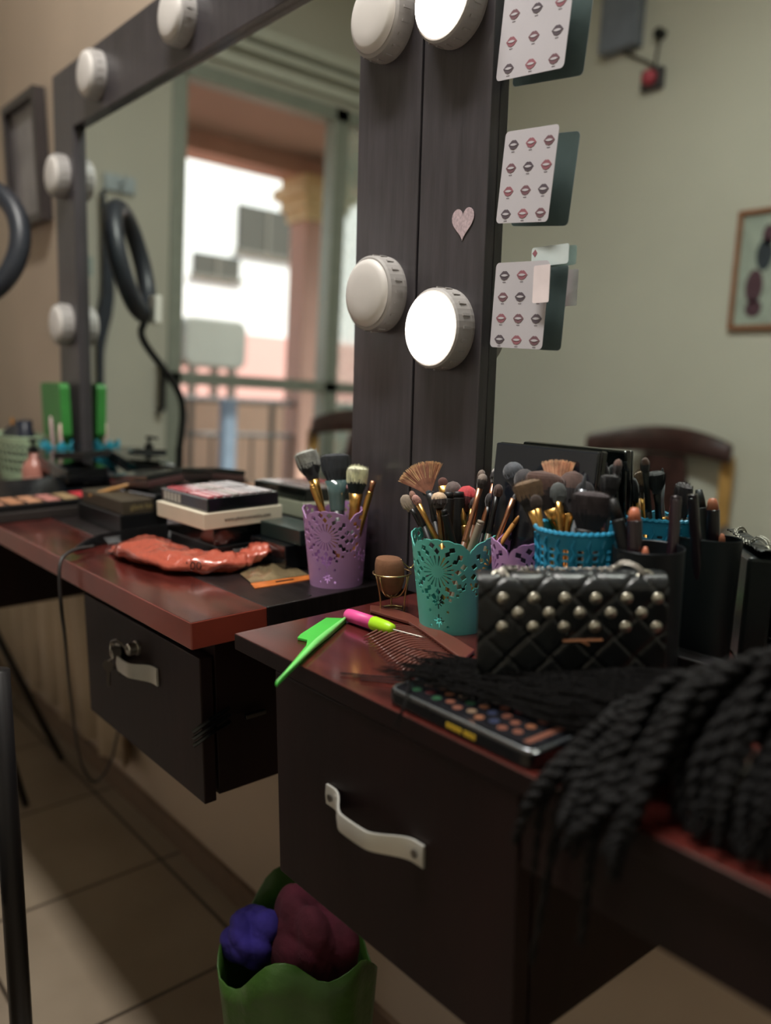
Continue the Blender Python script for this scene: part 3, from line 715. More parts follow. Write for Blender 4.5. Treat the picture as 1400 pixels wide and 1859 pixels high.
tb((907, 878), .89, T_, .028, .014, .0056, 0, (86, 62, 54), BLK, .040, mat('olive_handle', (92, 84, 62), .4), 'brown oval brush with dark ferrule in front of the pale grey brush', low=(896, 950), nh=180)
tb((941, 832), .92, T_, .028, .018, .0052, 0, (52, 48, 50), BLK, .05, BLKM, 'dark brown pointed brush on a black stick, right side of the teal cup', tipcol=(120, 84, 66), low=(916, 940), nh=160)
tb((936, 896), .88, T_, .028, .006, .0018, 0, (120, 120, 122), RGOLD, .05, BROWNW, 'very thin eyeliner brush with rose handle at the right of the teal cup', low=(915, 960), nh=30, hr=.0026)
tb((893, 893), .92, T_, .028, .016, .0060, 0, (48, 42, 44), BLK, .03, BLKM, 'charcoal oval brush low between the rose gold and olive handled brushes', low=(880, 950), nh=120)
tb((926, 882), .91, T_, .028, .018, .0066, 1, (42, 40, 44), RGOLD, .04, BLKM, 'flat charcoal brush with rose gold ferrule under the tallest black stick', low=(905, 955), nh=140)
tb((862, 902), .93, T_, .028, .014, .0052, 0, (64, 48, 44), GOLD, .04, GOLD, 'small brown brush with gold ferrule left of the long rose gold one', low=(850, 960), nh=100)
tb((822, 872), .95, T_, .028, .024, .0110, 0, (92, 78, 76), BLK, .03, BLKM, 'soft taupe powder brush at the back of the teal cup', low=(825, 950), nh=240)
b_((945, 850), .88, B_, .024, .030, .0125, 0, (44, 40, 44), BLK, .03, BLKM, 'round charcoal brush behind the angled face brush', low=(985, 950), nh=240)
b_((1066, 872), .85, B_, .024, .026, .0105, 1, (36, 34, 38), GOLD, .03, GOLD, 'narrow black flat brush between the powder brush and blunt black brush', low=(1050, 950), nh=200)
b_((1098, 842), .87, B_, .024, .020, .0075, 0, (32, 30, 34), BLK, .04, BLKM, 'slim black brush standing behind the bushy black cluster', low=(1080, 930), nh=140)
stick((944, 935), (922, 968), .88, T_, .028, .0028, mat('orange_pencil', (196, 138, 70), .35), 'short orange pencil at the right rim of the teal cup')
stick((874, 945), (855, 990), .87, T_, .024, .0042, mat('grey_wood_handle', (140, 128, 112), .45), 'grey-brown wooden handle leaning at the front valley of the teal cup', 'brush_handle', 'brush handle', tipl=.004, taper=.9)
stick((806, 925), (845, 985), .88, T_, .024, .0042, BLKM, 'black handle leaning left across the mouth of the teal cup', 'brush_handle', 'brush handle', tipl=.006, taper=.8)
stick((815, 893), (812, 960), .91, T_, .026, .0065, BLKM, 'thick black handle standing behind the tan-tipped brush', 'brush_handle', 'brush handle', tipl=.008, taper=.85)
stick((832, 892), (832, 960), .93, T_, .026, .0075, BLKM, 'thick black handle in front of the red-topped brush', 'brush_handle', 'brush handle', tipl=.008, taper=.85)
stick((840, 922), (846, 970), .91, T_, .026, .0042, GOLD, 'pointed copper cone tip in the middle of the teal cup', 'brush_handle', 'brush handle', tipl=.02, taper=.1)
# blue cup
b_((984, 852), .86, B_, .024, .040, .0190, 1, (44, 36, 38), GOLD, .030, GOLD, 'big angled dark brown face brush with wide gold ferrule in the blue cup', tipcol=(86, 60, 52), low=(1018, 965), shape='angle', nh=450, fw=.0105)
b_((955, 872), .84, B_, .024, .030, .0150, 1, (38, 34, 36), GOLD, .032, GOLD, 'dark flat brush with sandy top edge at the left of the blue cup', tipcol=(112, 88, 64), low=(978, 960), shape='kabuki', nh=350, fw=.006)
b_((971, 897), .82, B_, .024, .014, .0062, 1, (66, 52, 46), GOLD, .045, GOLD, 'small brown flat brush with gold ferrule at the front left of the blue cup', low=(980, 960), nh=160)
b_((1014, 836), .87, B_, .024, .046, .0165, 1, (206, 150, 122), GOLD, .02, GOLD, 'peach fan-shaped powder brush rising behind the blue cup', tipcol=(226, 182, 146), low=(1000, 930), shape='fan', nh=800, fw=.005)
b_((1043, 852), .86, B_, .024, .042, .0165, 1, (42, 38, 42), GOLD, .028, GOLD, 'large rounded brown powder brush behind the white pencil brush', tipcol=(84, 62, 56), low=(1018, 935), shape='dome', nh=420, fw=.006)
b_((1013, 874), .85, B_, .024, .020, .0085, 1, (88, 92, 92), GOLD, .03, GOLD, 'sheer grey flat brush between the two brown powder brushes', low=(1015, 930), nh=180)
b_((1063, 858), .82, B_, .024, .016, .0030, 0, (56, 60, 66), mat('grey_ferrule', (150, 156, 164), .3, .4), .042, GOLD, 'slender brush with long pale grey ferrule and gold handle in the blue cup', low=(1033, 960), shape='point', nh=120, hr=.0046)
b_((1076, 892), .80, B_, .024, .036, .0190, 1, (34, 30, 34), BLK, .020, BLKM, 'big blunt black brush with greyish upper edge at the front of the blue cup', tipcol=(64, 54, 58), low=(1068, 965), shape='kabuki', nh=500, fw=.013)
b_((1087, 836), .86, B_, .024, .016, .0100, 1, (28, 28, 34), BLK, .03, BLKM, 'square black brush with grey end, tall at the back of the blue cup', low=(1075, 930), shape='kabuki', nh=150)
b_((1124, 832), .84, B_, .024, .016, .0048, 0, (40, 34, 36), BLK, .04, BLKM, 'tall black round-headed brush, rightmost in the blue cup', tipcol=(86, 58, 48), low=(1105, 930), nh=120)
b_((1110, 862), .83, B_, .024, .022, .0100, 0, (22, 22, 26), BLK, .03, BLKM, 'bushy black brush cluster right of the blunt black brush', low=(1098, 940), shape='kabuki', nh=300)
b_((925, 838), .90, B_, .024, .024, .0120, 0, (74, 78, 86), BLK, .03, BLKM, 'grey powder puff brush behind the teal cup, near the mirror', low=(975, 960), nh=260)
stick((1083, 955), (1076, 1000), .825, B_, .026, .0055, GOLD, 'flat gold end at the front rim of the blue cup', 'gold_tube', 'tube', tipl=.004, taper=.9)
stick((1099, 925), (1088, 965), .815, B_, .026, .0040, mat('rust_pencil', (168, 96, 66), .4), 'rust coloured lip pencil with red tip in the blue cup', tipm=mat('red_tip', (170, 54, 56), .4), tipl=.018)
# black metal cup
stick((1152, 921), (1151, 1000), .765, P5, .022, .0068, mat('dark_plum_plastic', (36, 22, 30), .25, coat=.4), 'dark plum lip crayon with a copper bullet tip in the black cup', 'lip_crayon', 'lip crayon', tipm=mat('copper_lip', (190, 112, 84), .4), tipl=.012, taper=.5)
stick((1112, 905), (1132, 985), .775, P5, .024, .0062, BLKM, 'thick black brush stick leaning left out of the black cup', 'brush_handle', 'brush handle', tipl=.02, taper=.55)
stick((1172, 992), (1172, 1030), .76, P5, .022, .0040, mat('copper_lip', (190, 112, 84), .4), 'short copper pencil end just above the black cup rim')
stick((1228, 900), (1222, 985), .79, P5, .024, .0052, mat('dark_plum_plastic', (36, 22, 30), .25), 'slim plum lip gloss tube at the back of the black cup', 'lip_gloss', 'lip gloss', tipl=.004, taper=.9)
# glass pot
# ------------------------------------------------------------------ black palette leaning on the right mirror, small boxes
a = ony(905, 797, .695); b = ony(1086, 812, .695)
lp = thing('makeup_palette', 'closed black palette standing upright against the right mirror', 'palette', ((a.x + b.x) / 2 + .002, .672, CT + .0005), rot=Quaternion((1, 0, 0), math.radians(-7)))
obj('case', BX(-.069, .069, 0, .010, 0, a.z - CT - .002), BLKG, lp, bevel=.002)
obj('lid', BX(-.068, .068, -.006, -.0003, .0, a.z - CT - .003), mat('black_palette_lid', (26, 30, 38), .18, var=.1, coat=.6), lp, bevel=.002)

# ------------------------------------------------------------------ sponge in wire stand
sb = onz(712, 1108, CT); S0 = Vector((sb.x, sb.y, CT))
st = thing('sponge_stand', 'gold wire stand holding the brown makeup sponge', 'sponge stand', tuple(S0))
bm = bmesh.new(); wr = .0011
tube(bm, [Vector((.016 * math.cos(2 * PI * i / 32 * .8 + 1.6), .016 * math.sin(2 * PI * i / 32 * .8 + 1.6), wr)) for i in range(33)], wr, 8); obj('foot_ring', bm, BGOLD, st, smooth=True)
bm = bmesh.new(); zr = .046
tube(bm, [Vector((.0225 * math.cos(2 * PI * i / 40), .0225 * math.sin(2 * PI * i / 40), zr)) for i in range(40)], wr, 8, True); obj('top_ring', bm, BGOLD, st, smooth=True)
for k in range(3):
    a0 = dirang(S0) + 1.1 + k * 2 * PI / 3
    d = Vector((math.cos(a0), math.sin(a0), 0))
    bm = bmesh.new(); tube(bm, bez([d * .016 + Vector((0, 0, wr)), d * .017 + Vector((0, 0, .02)), d * .0222 + Vector((0, 0, zr))], 10), wr * .9, 8); obj('leg', bm, BGOLD, st, smooth=True)
for k in range(2):
    a0 = dirang(S0) + .9 + k * PI / 2; d = Vector((math.cos(a0), math.sin(a0), 0))
    bm = bmesh.new(); tube(bm, [d * (.0222 * math.cos(PI * i / 20)) + Vector((0, 0, zr - .030 * math.sin(PI * i / 20))) for i in range(21)], wr * .9, 8); obj('basket_wire', bm, BGOLD, st, smooth=True)
rt_ = Vector((RT.x, RT.y, 0)) 
bm = bmesh.new(); tube(bm, bez([rt_ * .010 + Vector((-.0 , 0, zr + .016)), rt_ * .016 + Vector((0, 0, zr + .009)), rt_ * .022 + Vector((0, 0, zr + .006)), rt_ * .027 + Vector((0, 0, zr + .012))], 12), wr * .9, 8); obj('hook', bm, BGOLD, st, smooth=True)
bm = bmesh.new()
lathe(bm, [(0, -.026), (.006, -.0255), (.012, -.021), (.0165, -.010), (.0175, .002), (.0168, .012), (.0150, .017), (.0135, .0185), (0, .0205)], 32)
spg = tag(obj('makeup_sponge', bm, mat('cocoa_sponge', (118, 80, 56), .9, var=.1, scale=200, bump=.1, bscale=900), smooth=True), 'brown egg-shaped makeup sponge with flat cut top, sitting in the gold wire stand', 'makeup sponge')
spg.location = S0 + Vector((-.002, -.002, .0455)); spg.rotation_euler = (.06, -.05, 0)
for v in spg.data.vertices:
    if v.co.z > .016: v.co.z += .12 * (-(v.co.x * .63 + v.co.y * .77)) 

# ------------------------------------------------------------------ green comb, pink tool, brown comb
GRN = mat('neon_green_plastic', (72, 196, 70), .35, var=.08, coat=.2)
zc = CT + .006
pp = [onz(x, y, CT + .004) for x, y in ((540, 1156), (545, 1150), (592, 1120), (627, 1121), (629, 1124), (600, 1150), (572, 1172), (503, 1240), (500.5, 1240), (500, 1238), (556, 1170), (558, 1160))]
gc = thing('rat_tail_comb', 'neon green pointed sectioning comb overhanging the counter edge', 'comb', tuple(sum(pp, Vector()) / len(pp)))
g0 = gc.location
bm = bmesh.new(); prism(bm, [((p - g0).x, (p - g0).y) for p in pp], -.0036, -.0006); o = obj('blade', bm, GRN, gc, bevel=.0008)
bm = bmesh.new(); q0 = onz(627, 1122, CT + .006) - g0; q1 = onz(575, 1166, CT + .006) - g0; q2 = onz(502, 1238, CT + .006) - g0
tube(bm, bez([q0, (q0 + q1) / 2, q1, (q1 + q2) / 2, q2], 16), [.0018 + .002 * math.sin(min(1, i / 8) * PI / 2) - max(0, (i - 8)) * .00038 for i in range(17)], 10); obj('tail', bm, mat('pale_green_plastic', (126, 226, 120), .35, coat=.2), gc, smooth=True)
pa = atd(628, 1108, 0.985); pa = onz(632, 1116, CT + .008); pb = onz(714, 1143, CT + .010); pc = onz(772, 1158, CT + .008)
lt = thing('latch_hook', 'pink and lime handled hair needle lying between the green comb and brown comb', 'latch hook', tuple(pa))
ax = (pb - pa); Lh = ax.length
def along(p0, p1, prof, n=20):
    M = (p1 - p0).to_track_quat('Z', 'Y').to_matrix().to_4x4(); M.translation = p0 - lt.location
    bm = bmesh.new(); lathe(bm, prof, n, M); return bm
h2 = Lh * .58
obj('grip', along(pa, pb, [(0, -.004), (.004, -.003), (.0068, 0), (.0076, .006), (.0074, h2), (0, h2)]), mat('hot_pink_plastic', (226, 78, 150), .45, var=.12, scale=60), lt, smooth=True)['label'] = 'hot pink grip'
obj('collar', along(pa, pb, [(.0076, h2), (.0079, h2 + .002), (.0072, Lh * .85), (.0058, Lh * .97), (.003, Lh), (0, Lh)]), mat('lime_plastic', (170, 222, 30), .4, var=.05), lt, smooth=True)['label'] = 'lime green collar'
obj('needle', along(pb, pc, [(.0009, -.001), (.0009, (pc - pb).length * .8), (.0003, (pc - pb).length), (0, (pc - pb).length)], 8), STEEL, lt, smooth=True)
COMBM = mat('brown_comb_plastic', (104, 56, 46), .3, var=.1, coat=.3)
sp_out = [onz(x, y, CT + .001) for x, y in ((672, 1104), (705, 1107), (745, 1120), (785, 1142), (830, 1165), (862, 1186))]
sp_in = [onz(x, y, CT + .001) for x, y in ((672, 1113), (708, 1124), (742, 1134), (770, 1152), (808, 1180), (842, 1204))]
cb = thing('wide_tooth_comb', 'brown wide-toothed comb lying in front of the teal cup', 'comb', tuple(sp_out[2]))
c0 = cb.location
bm = bmesh.new(); prism(bm, [((p - c0).x, (p - c0).y) for p in sp_out + sp_in[::-1]], .0, .0042); obj('spine', bm, COMBM, cb, bevel=.0012)
for i in range(19):
    t = i / 18
    tip = onz(660 + t * 72, 1156 + t * 72, CT + .002); root = onz(752 + t * 82, 1140 + t * 62, CT + .002)
    mid = (tip + root) / 2 + Vector((0, 0, .006)) + Vector((-.002, .002, 0))
    bm = bmesh.new(); tube(bm, [p - c0 for p in bez([tip, mid, root], 8)], [.0006, .0011, .0014, .0016, .0017, .0017, .0017, .0017, .0017], 6); obj('tooth', bm, COMBM, cb, smooth=True)

# ------------------------------------------------------------------ phone
ph = thing('smartphone', 'black rugged smartphone with coloured round icons, lying at the counter front edge', 'smartphone', (-.4615, .484, CT + .0005), -.012)
bm = bmesh.new(); prism(bm, rrect(.168, .078, .011), 0, .0135); obj('case', bm, BLKG, ph, bevel=.002)
SCR = mat('phone_glass', (24, 24, 28), .1, var=.1, coat=.5, emis=((30, 28, 30), .08))
icols = [(108, 66, 52), (36, 76, 50), (84, 34, 38), (112, 92, 74), (42, 48, 72), (120, 76, 52)]
IC = [mat('icon_%d' % i, c, .4, var=.05, emis=(c, .10)) for i, c in enumerate(icols)]
bm = bmesh.new(); prism(bm, rrect(.152, .066, .006), .0131, .0139, 0)
R2 = random.Random(3)
for i in range(10):
    for j in range(4):
        x = -.062 + i * .0125; y = -.022 + j * .0145 + (.004 if i % 2 else 0)
        if R2.random() < .12: continue
        prism(bm, [(x + .0042 * math.cos(k * PI / 6), y + .0042 * math.sin(k * PI / 6)) for k in range(12)], .01385, .0141, 1 + R2.choice((0, 0, 1, 2, 3, 4, 5, 0)))
prism(bm, [(.064, -.027), (.070, -.027), (.070, .027), (.064, .027)], .01385, .0141, 1)
obj('screen', bm, None, ph, mats=[SCR] + IC)
bm = bmesh.new()
pts = [Vector((x, y, .0132)) for x, y in rrect(.162, .072, .009)]; tube(bm, pts, .0013, 6, True); obj('bezel', bm, mat('silver_bezel', (140, 146, 152), .25, .8), ph, smooth=True)
YEL = mat('yellow_print', (214, 178, 50), .5)
bm = bmesh.new(); 
for k in range(7): box(bm, -.006 + k * .0045 + (.002 if k > 3 else 0), -.003 + k * .0045 + (.002 if k > 3 else 0), -.0396, -.0388, .004, .0078)
obj('side_print', bm, YEL, ph)['label'] = 'small yellow print on the side'

# ------------------------------------------------------------------ studded woven handbag
BL = mat('black_leather', (19, 23, 26), .36, var=.2, scale=30, bump=.08, bscale=200, coat=.15)
hb0 = atd(1042, 1040, .712); hb0.z = CT
ang = math.atan2(RT.y, RT.x)
hb_ = thing('studded_handbag', 'small black woven leather handbag with silver studs and chain, before the cups', 'handbag', (hb0.x, hb0.y, CT + .0006), ang)
W2, HH, TH = .0795, .1125, .030
bm = bmesh.new(); box(bm, -W2 + .003, W2 - .003, .003, TH, 0, HH - .006); obj('body', bm, BL, hb_, bevel=.004)
# flap: rolls over the top, woven diagonal strips in relief
def strip_h(x, z):
    s = .036; a = (x + z) / s; b = (x - z) / s
    fa, fb = a - math.floor(a), b - math.floor(b)
    over = (math.floor(a) + math.floor(b)) % 2
    e = lambda f: min(1, min(f, 1 - f) / .12)
    return .0022 * (e(fa) if over else e(fb)) - .0016 * (1 - e(fb if over else fa)) * .6
bm = bmesh.new(); nx, nz = 130, 70; vs = []
Lfl = .074; Rr = .011
for j in range(nz + 1):
    s = j / nz * (Lfl + Rr * 1.57 + .012); row = []
    for i in range(nx + 1):
        x = -W2 + 2 * W2 * i / nx
        h = strip_h(x, s)
        if s < Lfl: p = Vector((x, -h, HH - Rr - Lfl + s)); 
        elif s < Lfl + Rr * 1.57:
            th = (s - Lfl) / Rr; p = Vector((x, Rr - (Rr + h) * math.cos(th), HH - Rr + (Rr + h) * math.sin(th)))
        else: p = Vector((x, Rr + (s - Lfl - Rr * 1.57), HH + h))
        row.append(bm.verts.new(p))
    vs.append(row)
for j in range(nz):
    for i in range(nx): bm.faces.new((vs[j][i], vs[j][i + 1], vs[j + 1][i + 1], vs[j + 1][i]))
fl = obj('flap', bm, BL, hb_, smooth=True, solid=.001)
def stud(x, z):
    bm = bmesh.new(); lathe(bm, [(.0050, 0), (.0052, .001), (.0041, .0024), (.0026, .0019), (.0024, .0032), (0, .0036)], 20, Matrix.Translation((x, -.0018, z)) @ Matrix.Rotation(PI / 2, 4, 'X'))
    obj('stud', bm, mat('silver_stud', (196, 192, 178), .3, .9), fl, smooth=True)
for r_, z in enumerate((HH - .016, HH - .0285, HH - .0405)):
    for k in range(6 if r_ != 1 else 5):
        stud(-.0585 + k * .0257 + (.0128 if r_ == 1 else 0), z)
bm = bmesh.new(); tube(bm, [(-.008, -.004, HH - .0525), (.025, -.004, HH - .0515)], .0016, 8); tube(bm, [(.006, -.004, HH - .052), (.014, -.0045, HH - .056)], .0013, 8); obj('clasp', bm, RGOLD, hb_)['label'] = 'slim rose gold clasp bar'
def torus(bm, c, r, rr, q, n=18, m=7, sx=1.0):
    pts = [c + q @ Vector((r * sx * math.cos(2 * PI * i / n), r * math.sin(2 * PI * i / n), 0)) for i in range(n)]
    tube(bm, pts, rr, m, True)
for k, x in enumerate((-.060, .062)):
    bm = bmesh.new(); torus(bm, Vector((x, .0065, HH - .0005)), .0068, .0013, Quaternion((1, 0, 0), .75)); obj('grommet', bm, mat('silver_stud', (196, 192, 178), .3, .9), hb_, smooth=True)
chain_path = bez([(-.060, .007, HH + .001), (-.056, .012, HH + .006), (-.045, .020, HH + .004), (0.0, .024, HH + .002), (.035, .022, HH + .003), (.045, .016, HH + .010), (.055, .010, HH + .008), (.062, .007, HH + .001)], 46)
bm = bmesh.new()
for i in range(len(chain_path) - 1):
    a, b = chain_path[i], chain_path[i + 1]; d = (b - a).normalized(); q = d.to_track_quat('X', 'Z') @ Quaternion((1, 0, 0), PI / 2 * (i % 2) + .4)
    torus(bm, (a + b) / 2, .0022, .0006, q, 10, 5, 1.35)
o = obj('chain', bm, STEEL, hb_, smooth=True); o['kind'] = 'stuff'

# ------------------------------------------------------------------ braided hair bundle
HB_ = mat('black_braiding_hair', (9, 8, 9), .6, var=.35, scale=150, bump=.3, bscale=500, spec=.2)
hd = thing('braided_hair', 'heap of long black twisted hair braids spilling over the counter edge', 'hair extensions', (-.33, .50, CT))
h0 = hd.location
def braid(path, r, turns):
    n = max(20, int(turns * 9)); P_ = bez(path, n); bm = bmesh.new()
    for s in (0, PI):
        pts = []; rr = []
        prev = None
        for i, p in enumerate(P_):
            t = (P_[min(i + 1, n)] - P_[max(i - 1, 0)]).normalized()
            u = Vector((.3, .2, 1)).cross(t).normalized(); v = t.cross(u)
            a = s + i / n * turns * 2 * PI; e = 1 - .55 * max(0, (i / n - .75) / .25)
            pts.append(p + (u * math.cos(a) + v * math.sin(a)) * r * .55 * e - h0); rr.append(r * .62 * e)
        tube(bm, pts, rr, 6)
    return obj('braid', bm, HB_, hd, smooth=True)
RB = random.Random(21)
for i in range(44):
    t = i / 43; X = -.335 + t * .185 + RB.uniform(-.012, .012)
    hump = .022 + (.066 + .045 * t) * math.sin(PI * min(1, max(0, (X + .40) / .20)) * .6) * RB.uniform(.6, 1.1)
    back = RB.uniform(.545, .60); sx = X + RB.uniform(.0, .06)
    drop = RB.uniform(.0, .030) if i % 7 else RB.uniform(.04, .09)
    if i == 5: drop = .125
    lean = RB.uniform(-.03, .012); w1 = RB.uniform(-.008, .008); w2 = RB.uniform(-.008, .008)
    yl = RB.uniform(.415, .432)
    if X > -.275:
        ye = RB.uniform(.446, .462)
        braid([(sx + .02, back, CT + max(.010, hump * .6)), (sx + .012 + w1, .545 + w2, CT + hump), (X + w2, .515 + w1, CT + hump * .9), (X + w1 - .006, ye + .018, CT + hump * .45), (X + lean * .4, ye, CT + .007)], RB.uniform(.0042, .0058), RB.uniform(9, 13)); continue
    braid([(sx + .02, back, CT + max(.010, hump * .6)), (sx + .012 + w1, .545 + w2, CT + hump), (X + w2, .50 + w1, CT + hump * .9), (X + w1 - .006, .462, CT + max(.014, hump * .55)), (X + lean * .5 - .01, yl + .004, CT + .002), (X + lean - .012, yl - .006, CT - drop - .006)], RB.uniform(.0042, .0058), RB.uniform(11, 16))
for i in range(20):
    X = -.325 + i * .010; w1 = RB.uniform(-.01, .01)
    braid([(X + .05, .60, CT + .012), (X + .03 + w1, .565, CT + .04 + i * .002 + RB.uniform(0, .03)), (X - w1, .52, CT + .035 + i * .002 + RB.uniform(0, .03)), (X - .012, .478, CT + .016)], .005, 9)
# loose thin strands running left over the comb and phone
bm = bmesh.new()
for i in range(560):
    y0 = RB.uniform(.50, .60); z0 = CT + .018 + RB.uniform(0, .035)
    ln = RB.random() ** 1.6
    xe = -.45 - ln * .13 if i > 6 else -.56 - .012 * i
    ye = .50 + RB.uniform(-.03, .075) * 1.0 - .02 * ln
    zf = .0165 if ye < .528 else .006
    P_ = bez([(-.33 + RB.uniform(-.02, .04), y0, z0), (-.40, y0 * .7 + ye * .3 + RB.uniform(-.008, .008), max(z0 - .01, CT + .018)), ((xe - .44) / 2 - .01, ye * .8 + y0 * .2, CT + zf + RB.uniform(.002, .014)), (xe, ye, CT + zf + RB.uniform(.0, .006))], 12)
    tube(bm, [p - h0 for p in P_], [.0011] * 5 + [.0009] * 5 + [.0006, .0004, .0002], 3, cap=False)
# a few long strands reaching the green comb side
for (px, py, qx, qy) in ((618, 1222, 0, 0), (640, 1228, 0, 0), (655, 1234, 0, 0)):
    e = onz(px, py, CT + .002); e2 = onz(px + 110, py + 8, CT + .004)
    P_ = bez([(-.44, .53, CT + .026), (-.50, .52, CT + .020), tuple(e2), tuple(e)], 20); tube(bm, [p - h0 for p in P_], [.0010] * 12 + [.0008] * 9, 5)
for (px, py) in ((715, 1318), (722, 1322)):
    P_ = bez([(-.47, .53, CT + .024), tuple(onz(790, 1200, CT + .022)), tuple(onz(748, 1230, CT + .02)), tuple(onz(736, 1275, CT + .016)), tuple(onz(px, py, CT - .004))], 20); tube(bm, [p - h0 for p in P_], .0008, 5)
o = obj('loose_strands', bm, HB_, hd); o['kind'] = 'stuff'

# ------------------------------------------------------------------ left counter: wipes pack, clear packet, cosmetics boxes
OR_ = mat('glossy_orange_film', (178, 84, 66), .2, var=.12, scale=18, bump=.5, bscale=70, coat=.9)
def pillow(path, w, h, n=60, m=28, crinkle=.0016, seed=5):
    RR = random.Random(seed); P_ = bez(path, n); bm = bmesh.new(); rows = []
    ph_ = [RR.uniform(0, 6) for _ in range(12)]
    for i, p in enumerate(P_):
        t = i / n; d = (P_[min(i + 1, n)] - P_[max(i - 1, 0)]); d.z = 0; d.normalize(); sdir = Vector((-d.y, d.x, 0))
        k = t * (len(w) - 1); a = min(int(k), len(w) - 2); f = k - a; f = f * f * (3 - 2 * f)
        ww = w[a] * (1 - f) + w[a + 1] * f; hh = h[a] * (1 - f) + h[a + 1] * f
        row = []
        for j in range(m):
            an = 2 * PI * j / m; cx_, cz_ = math.cos(an), math.sin(an)
            cr = crinkle * (math.sin(i * .9 + 3 * an + ph_[0]) + .8 * math.sin(i * .37 - 5 * an + ph_[1]) + .9 * abs(math.sin(i * .55 + 2 * an + ph_[2])) + .6 * math.sin(i * 1.7 + 7 * an + ph_[3]))
            row.append(bm.verts.new(p + sdir * (ww * cx_ * abs(cx_) ** .1 + cr * cx_) + Vector((0, 0, max(.0004, hh * .5 + (hh * .5) * cz_ * (abs(cz_) ** .0) + cr * cz_)))))
        rows.append(row)
    for a, b in zip(rows, rows[1:]):
        for j in range(m): bm.faces.new((a[j], a[(j + 1) % m], b[(j + 1) % m], b[j]))
    bm.faces.new(rows[0][::-1]); bm.faces.new(rows[-1])
    return bm
pk = [onz(x, y, CT + z_) for x, y, z_ in ((208, 1002, .0005), (262, 1014, .0005), (330, 1034, .0005), (400, 1036, .0005), (440, 1028, .002), (466, 1012, .012), (497, 990, .026))]
wp = thing('wipes_packet', 'shiny orange-red packet marked 100 with a twisted end, on the left counter', 'packet', tuple(pk[2]))
bm = pillow([p - wp.location for p in pk], [.010, .040, .034, .031, .018, .024, .014], [.008, .032, .027, .026, .020, .018, .008])
wo = obj('film', bm, OR_, wp, smooth=True)
# raise the twisted end a little
dg = bpy.context.evaluated_depsgraph_get(); dg.update()
# printed 100: laid on the film by casting onto it
cu_me = text_mesh('print', '100', .017, mat('black_print', (40, 22, 22), .5), wp, Matrix.Identity(4), ext=.0)
inv = wp.matrix_world.inverted()
loc0 = Vector(wp.location)
pc_ = onz(348, 1028, CT + .012)
tgt = atd(348, 1028, (pc_ - CAM).dot(FW))
from mathutils.bvhtree import BVHTree
bvh = BVHTree.FromPolygons([v.co.copy() for v in wo.data.vertices], [tuple(p.vertices) for p in wo.data.polygons])
for v in cu_me.data.vertices:
    dd_ = ray(350 + v.co.x / .017 * 22, 1028 - v.co.y / .017 * 22); h = bvh.ray_cast(CAM - loc0, dd_.normalized())
    v.co = (h[0] - dd_.normalized() * .0006) if h[0] is not None else Vector((0, 0, .02))
cpk = thing('clear_packet', 'clear plastic packet with orange header strip beside the orange wipes packet', 'packet', tuple(onz(500, 1045, CT)))
q = [onz(x, y, CT + .001) - cpk.location for x, y in ((436, 1042), (500, 1010), (560, 1044), (456, 1059))]
bm = bmesh.new(); vv = [[None] * 13 for _ in range(13)]
RP = random.Random(8)
for i in range(13):
    for j in range(13):
        u, v = i / 12, j / 12; p = q[0] * (1 - u) * (1 - v) + q[1] * u * (1 - v) + q[2] * u * v + q[3] * (1 - u) * v
        vv[i][j] = bm.verts.new(p + Vector((0, 0, .0006 + .006 * math.sin(PI * u) * math.sin(PI * v) * (.6 + .4 * math.sin(i * 1.3 + j * .8)))))
for i in range(12):
    for j in range(12): bm.faces.new((vv[i][j], vv[i][j + 1], vv[i + 1][j + 1], vv[i + 1][j]))
obj('sleeve', bm, mat('khaki_cellophane', (128, 112, 84), .12, var=.35, scale=25, coat=1.0, bump=.35, bscale=60), cpk, smooth=True)
q = [onz(x, y, CT + .001) - cpk.location for x, y in ((455, 1059), (562, 1044), (572, 1050), (463, 1068))]
bm = bmesh.new(); prism(bm, [(p.x, p.y) for p in q][::-1], 0, .0012); obj('header_strip', bm, mat('orange_header', (206, 118, 58), .25, var=.25, scale=60, coat=.6), cpk)['label'] = 'orange header strip'
q2 = [q[0].lerp(q[1], t).lerp(q[3].lerp(q[2], t), s) for t, s in ((.38, .35), (.68, .35), (.68, .6), (.38, .6))]
bm = bmesh.new(); prism(bm, [(p.x, p.y) for p in q2][::-1], .0011, .0015); obj('hang_slot', bm, BLK, cpk)
# stack of boxes with the lipstick palette on top
def cbox(name, label, cat, x0, x1, y0, y1, z0, h, m, group=None, rz=0, bev=.0012):
    t = thing(name, label, cat, ((x0 + x1) / 2, (y0 + y1) / 2, z0), rz, group)
    obj('carton', BX(-(x1 - x0) / 2, (x1 - x0) / 2, -(y1 - y0) / 2, (y1 - y0) / 2, 0, h), m, t, bevel=bev); return t
GP = 'cosmetics boxes stacked on the left counter'
k1 = cbox('cosmetics_box', 'black box printed with an upside-down word, bottom of the stack behind the packet', 'box', -1.26, -1.104, .585, .697, CT + .0006, .024, BLK, GP)
WPR = mat('grey_print', (170, 170, 168), .5)
text_mesh('print', 'Confident', .015, WPR, k1, frameM(Vector((.0785, .0, .013)), Vector((0, -1, 0)), Vector((0, 0, -1)), Vector((1, 0, 0))))
k2 = cbox('cosmetics_box', 'plain black box just under the white printed box', 'box', -1.265, -1.110, .583, .697, CT + .0252, .026, BLKG, GP)
k3 = cbox('cosmetics_box', 'white cosmetics box with a web address printed on its side', 'box', -1.262, -1.104, .565, .6975, CT + .0518, .024, mat('cream_carton', (214, 204, 184), .55, var=.04), GP)
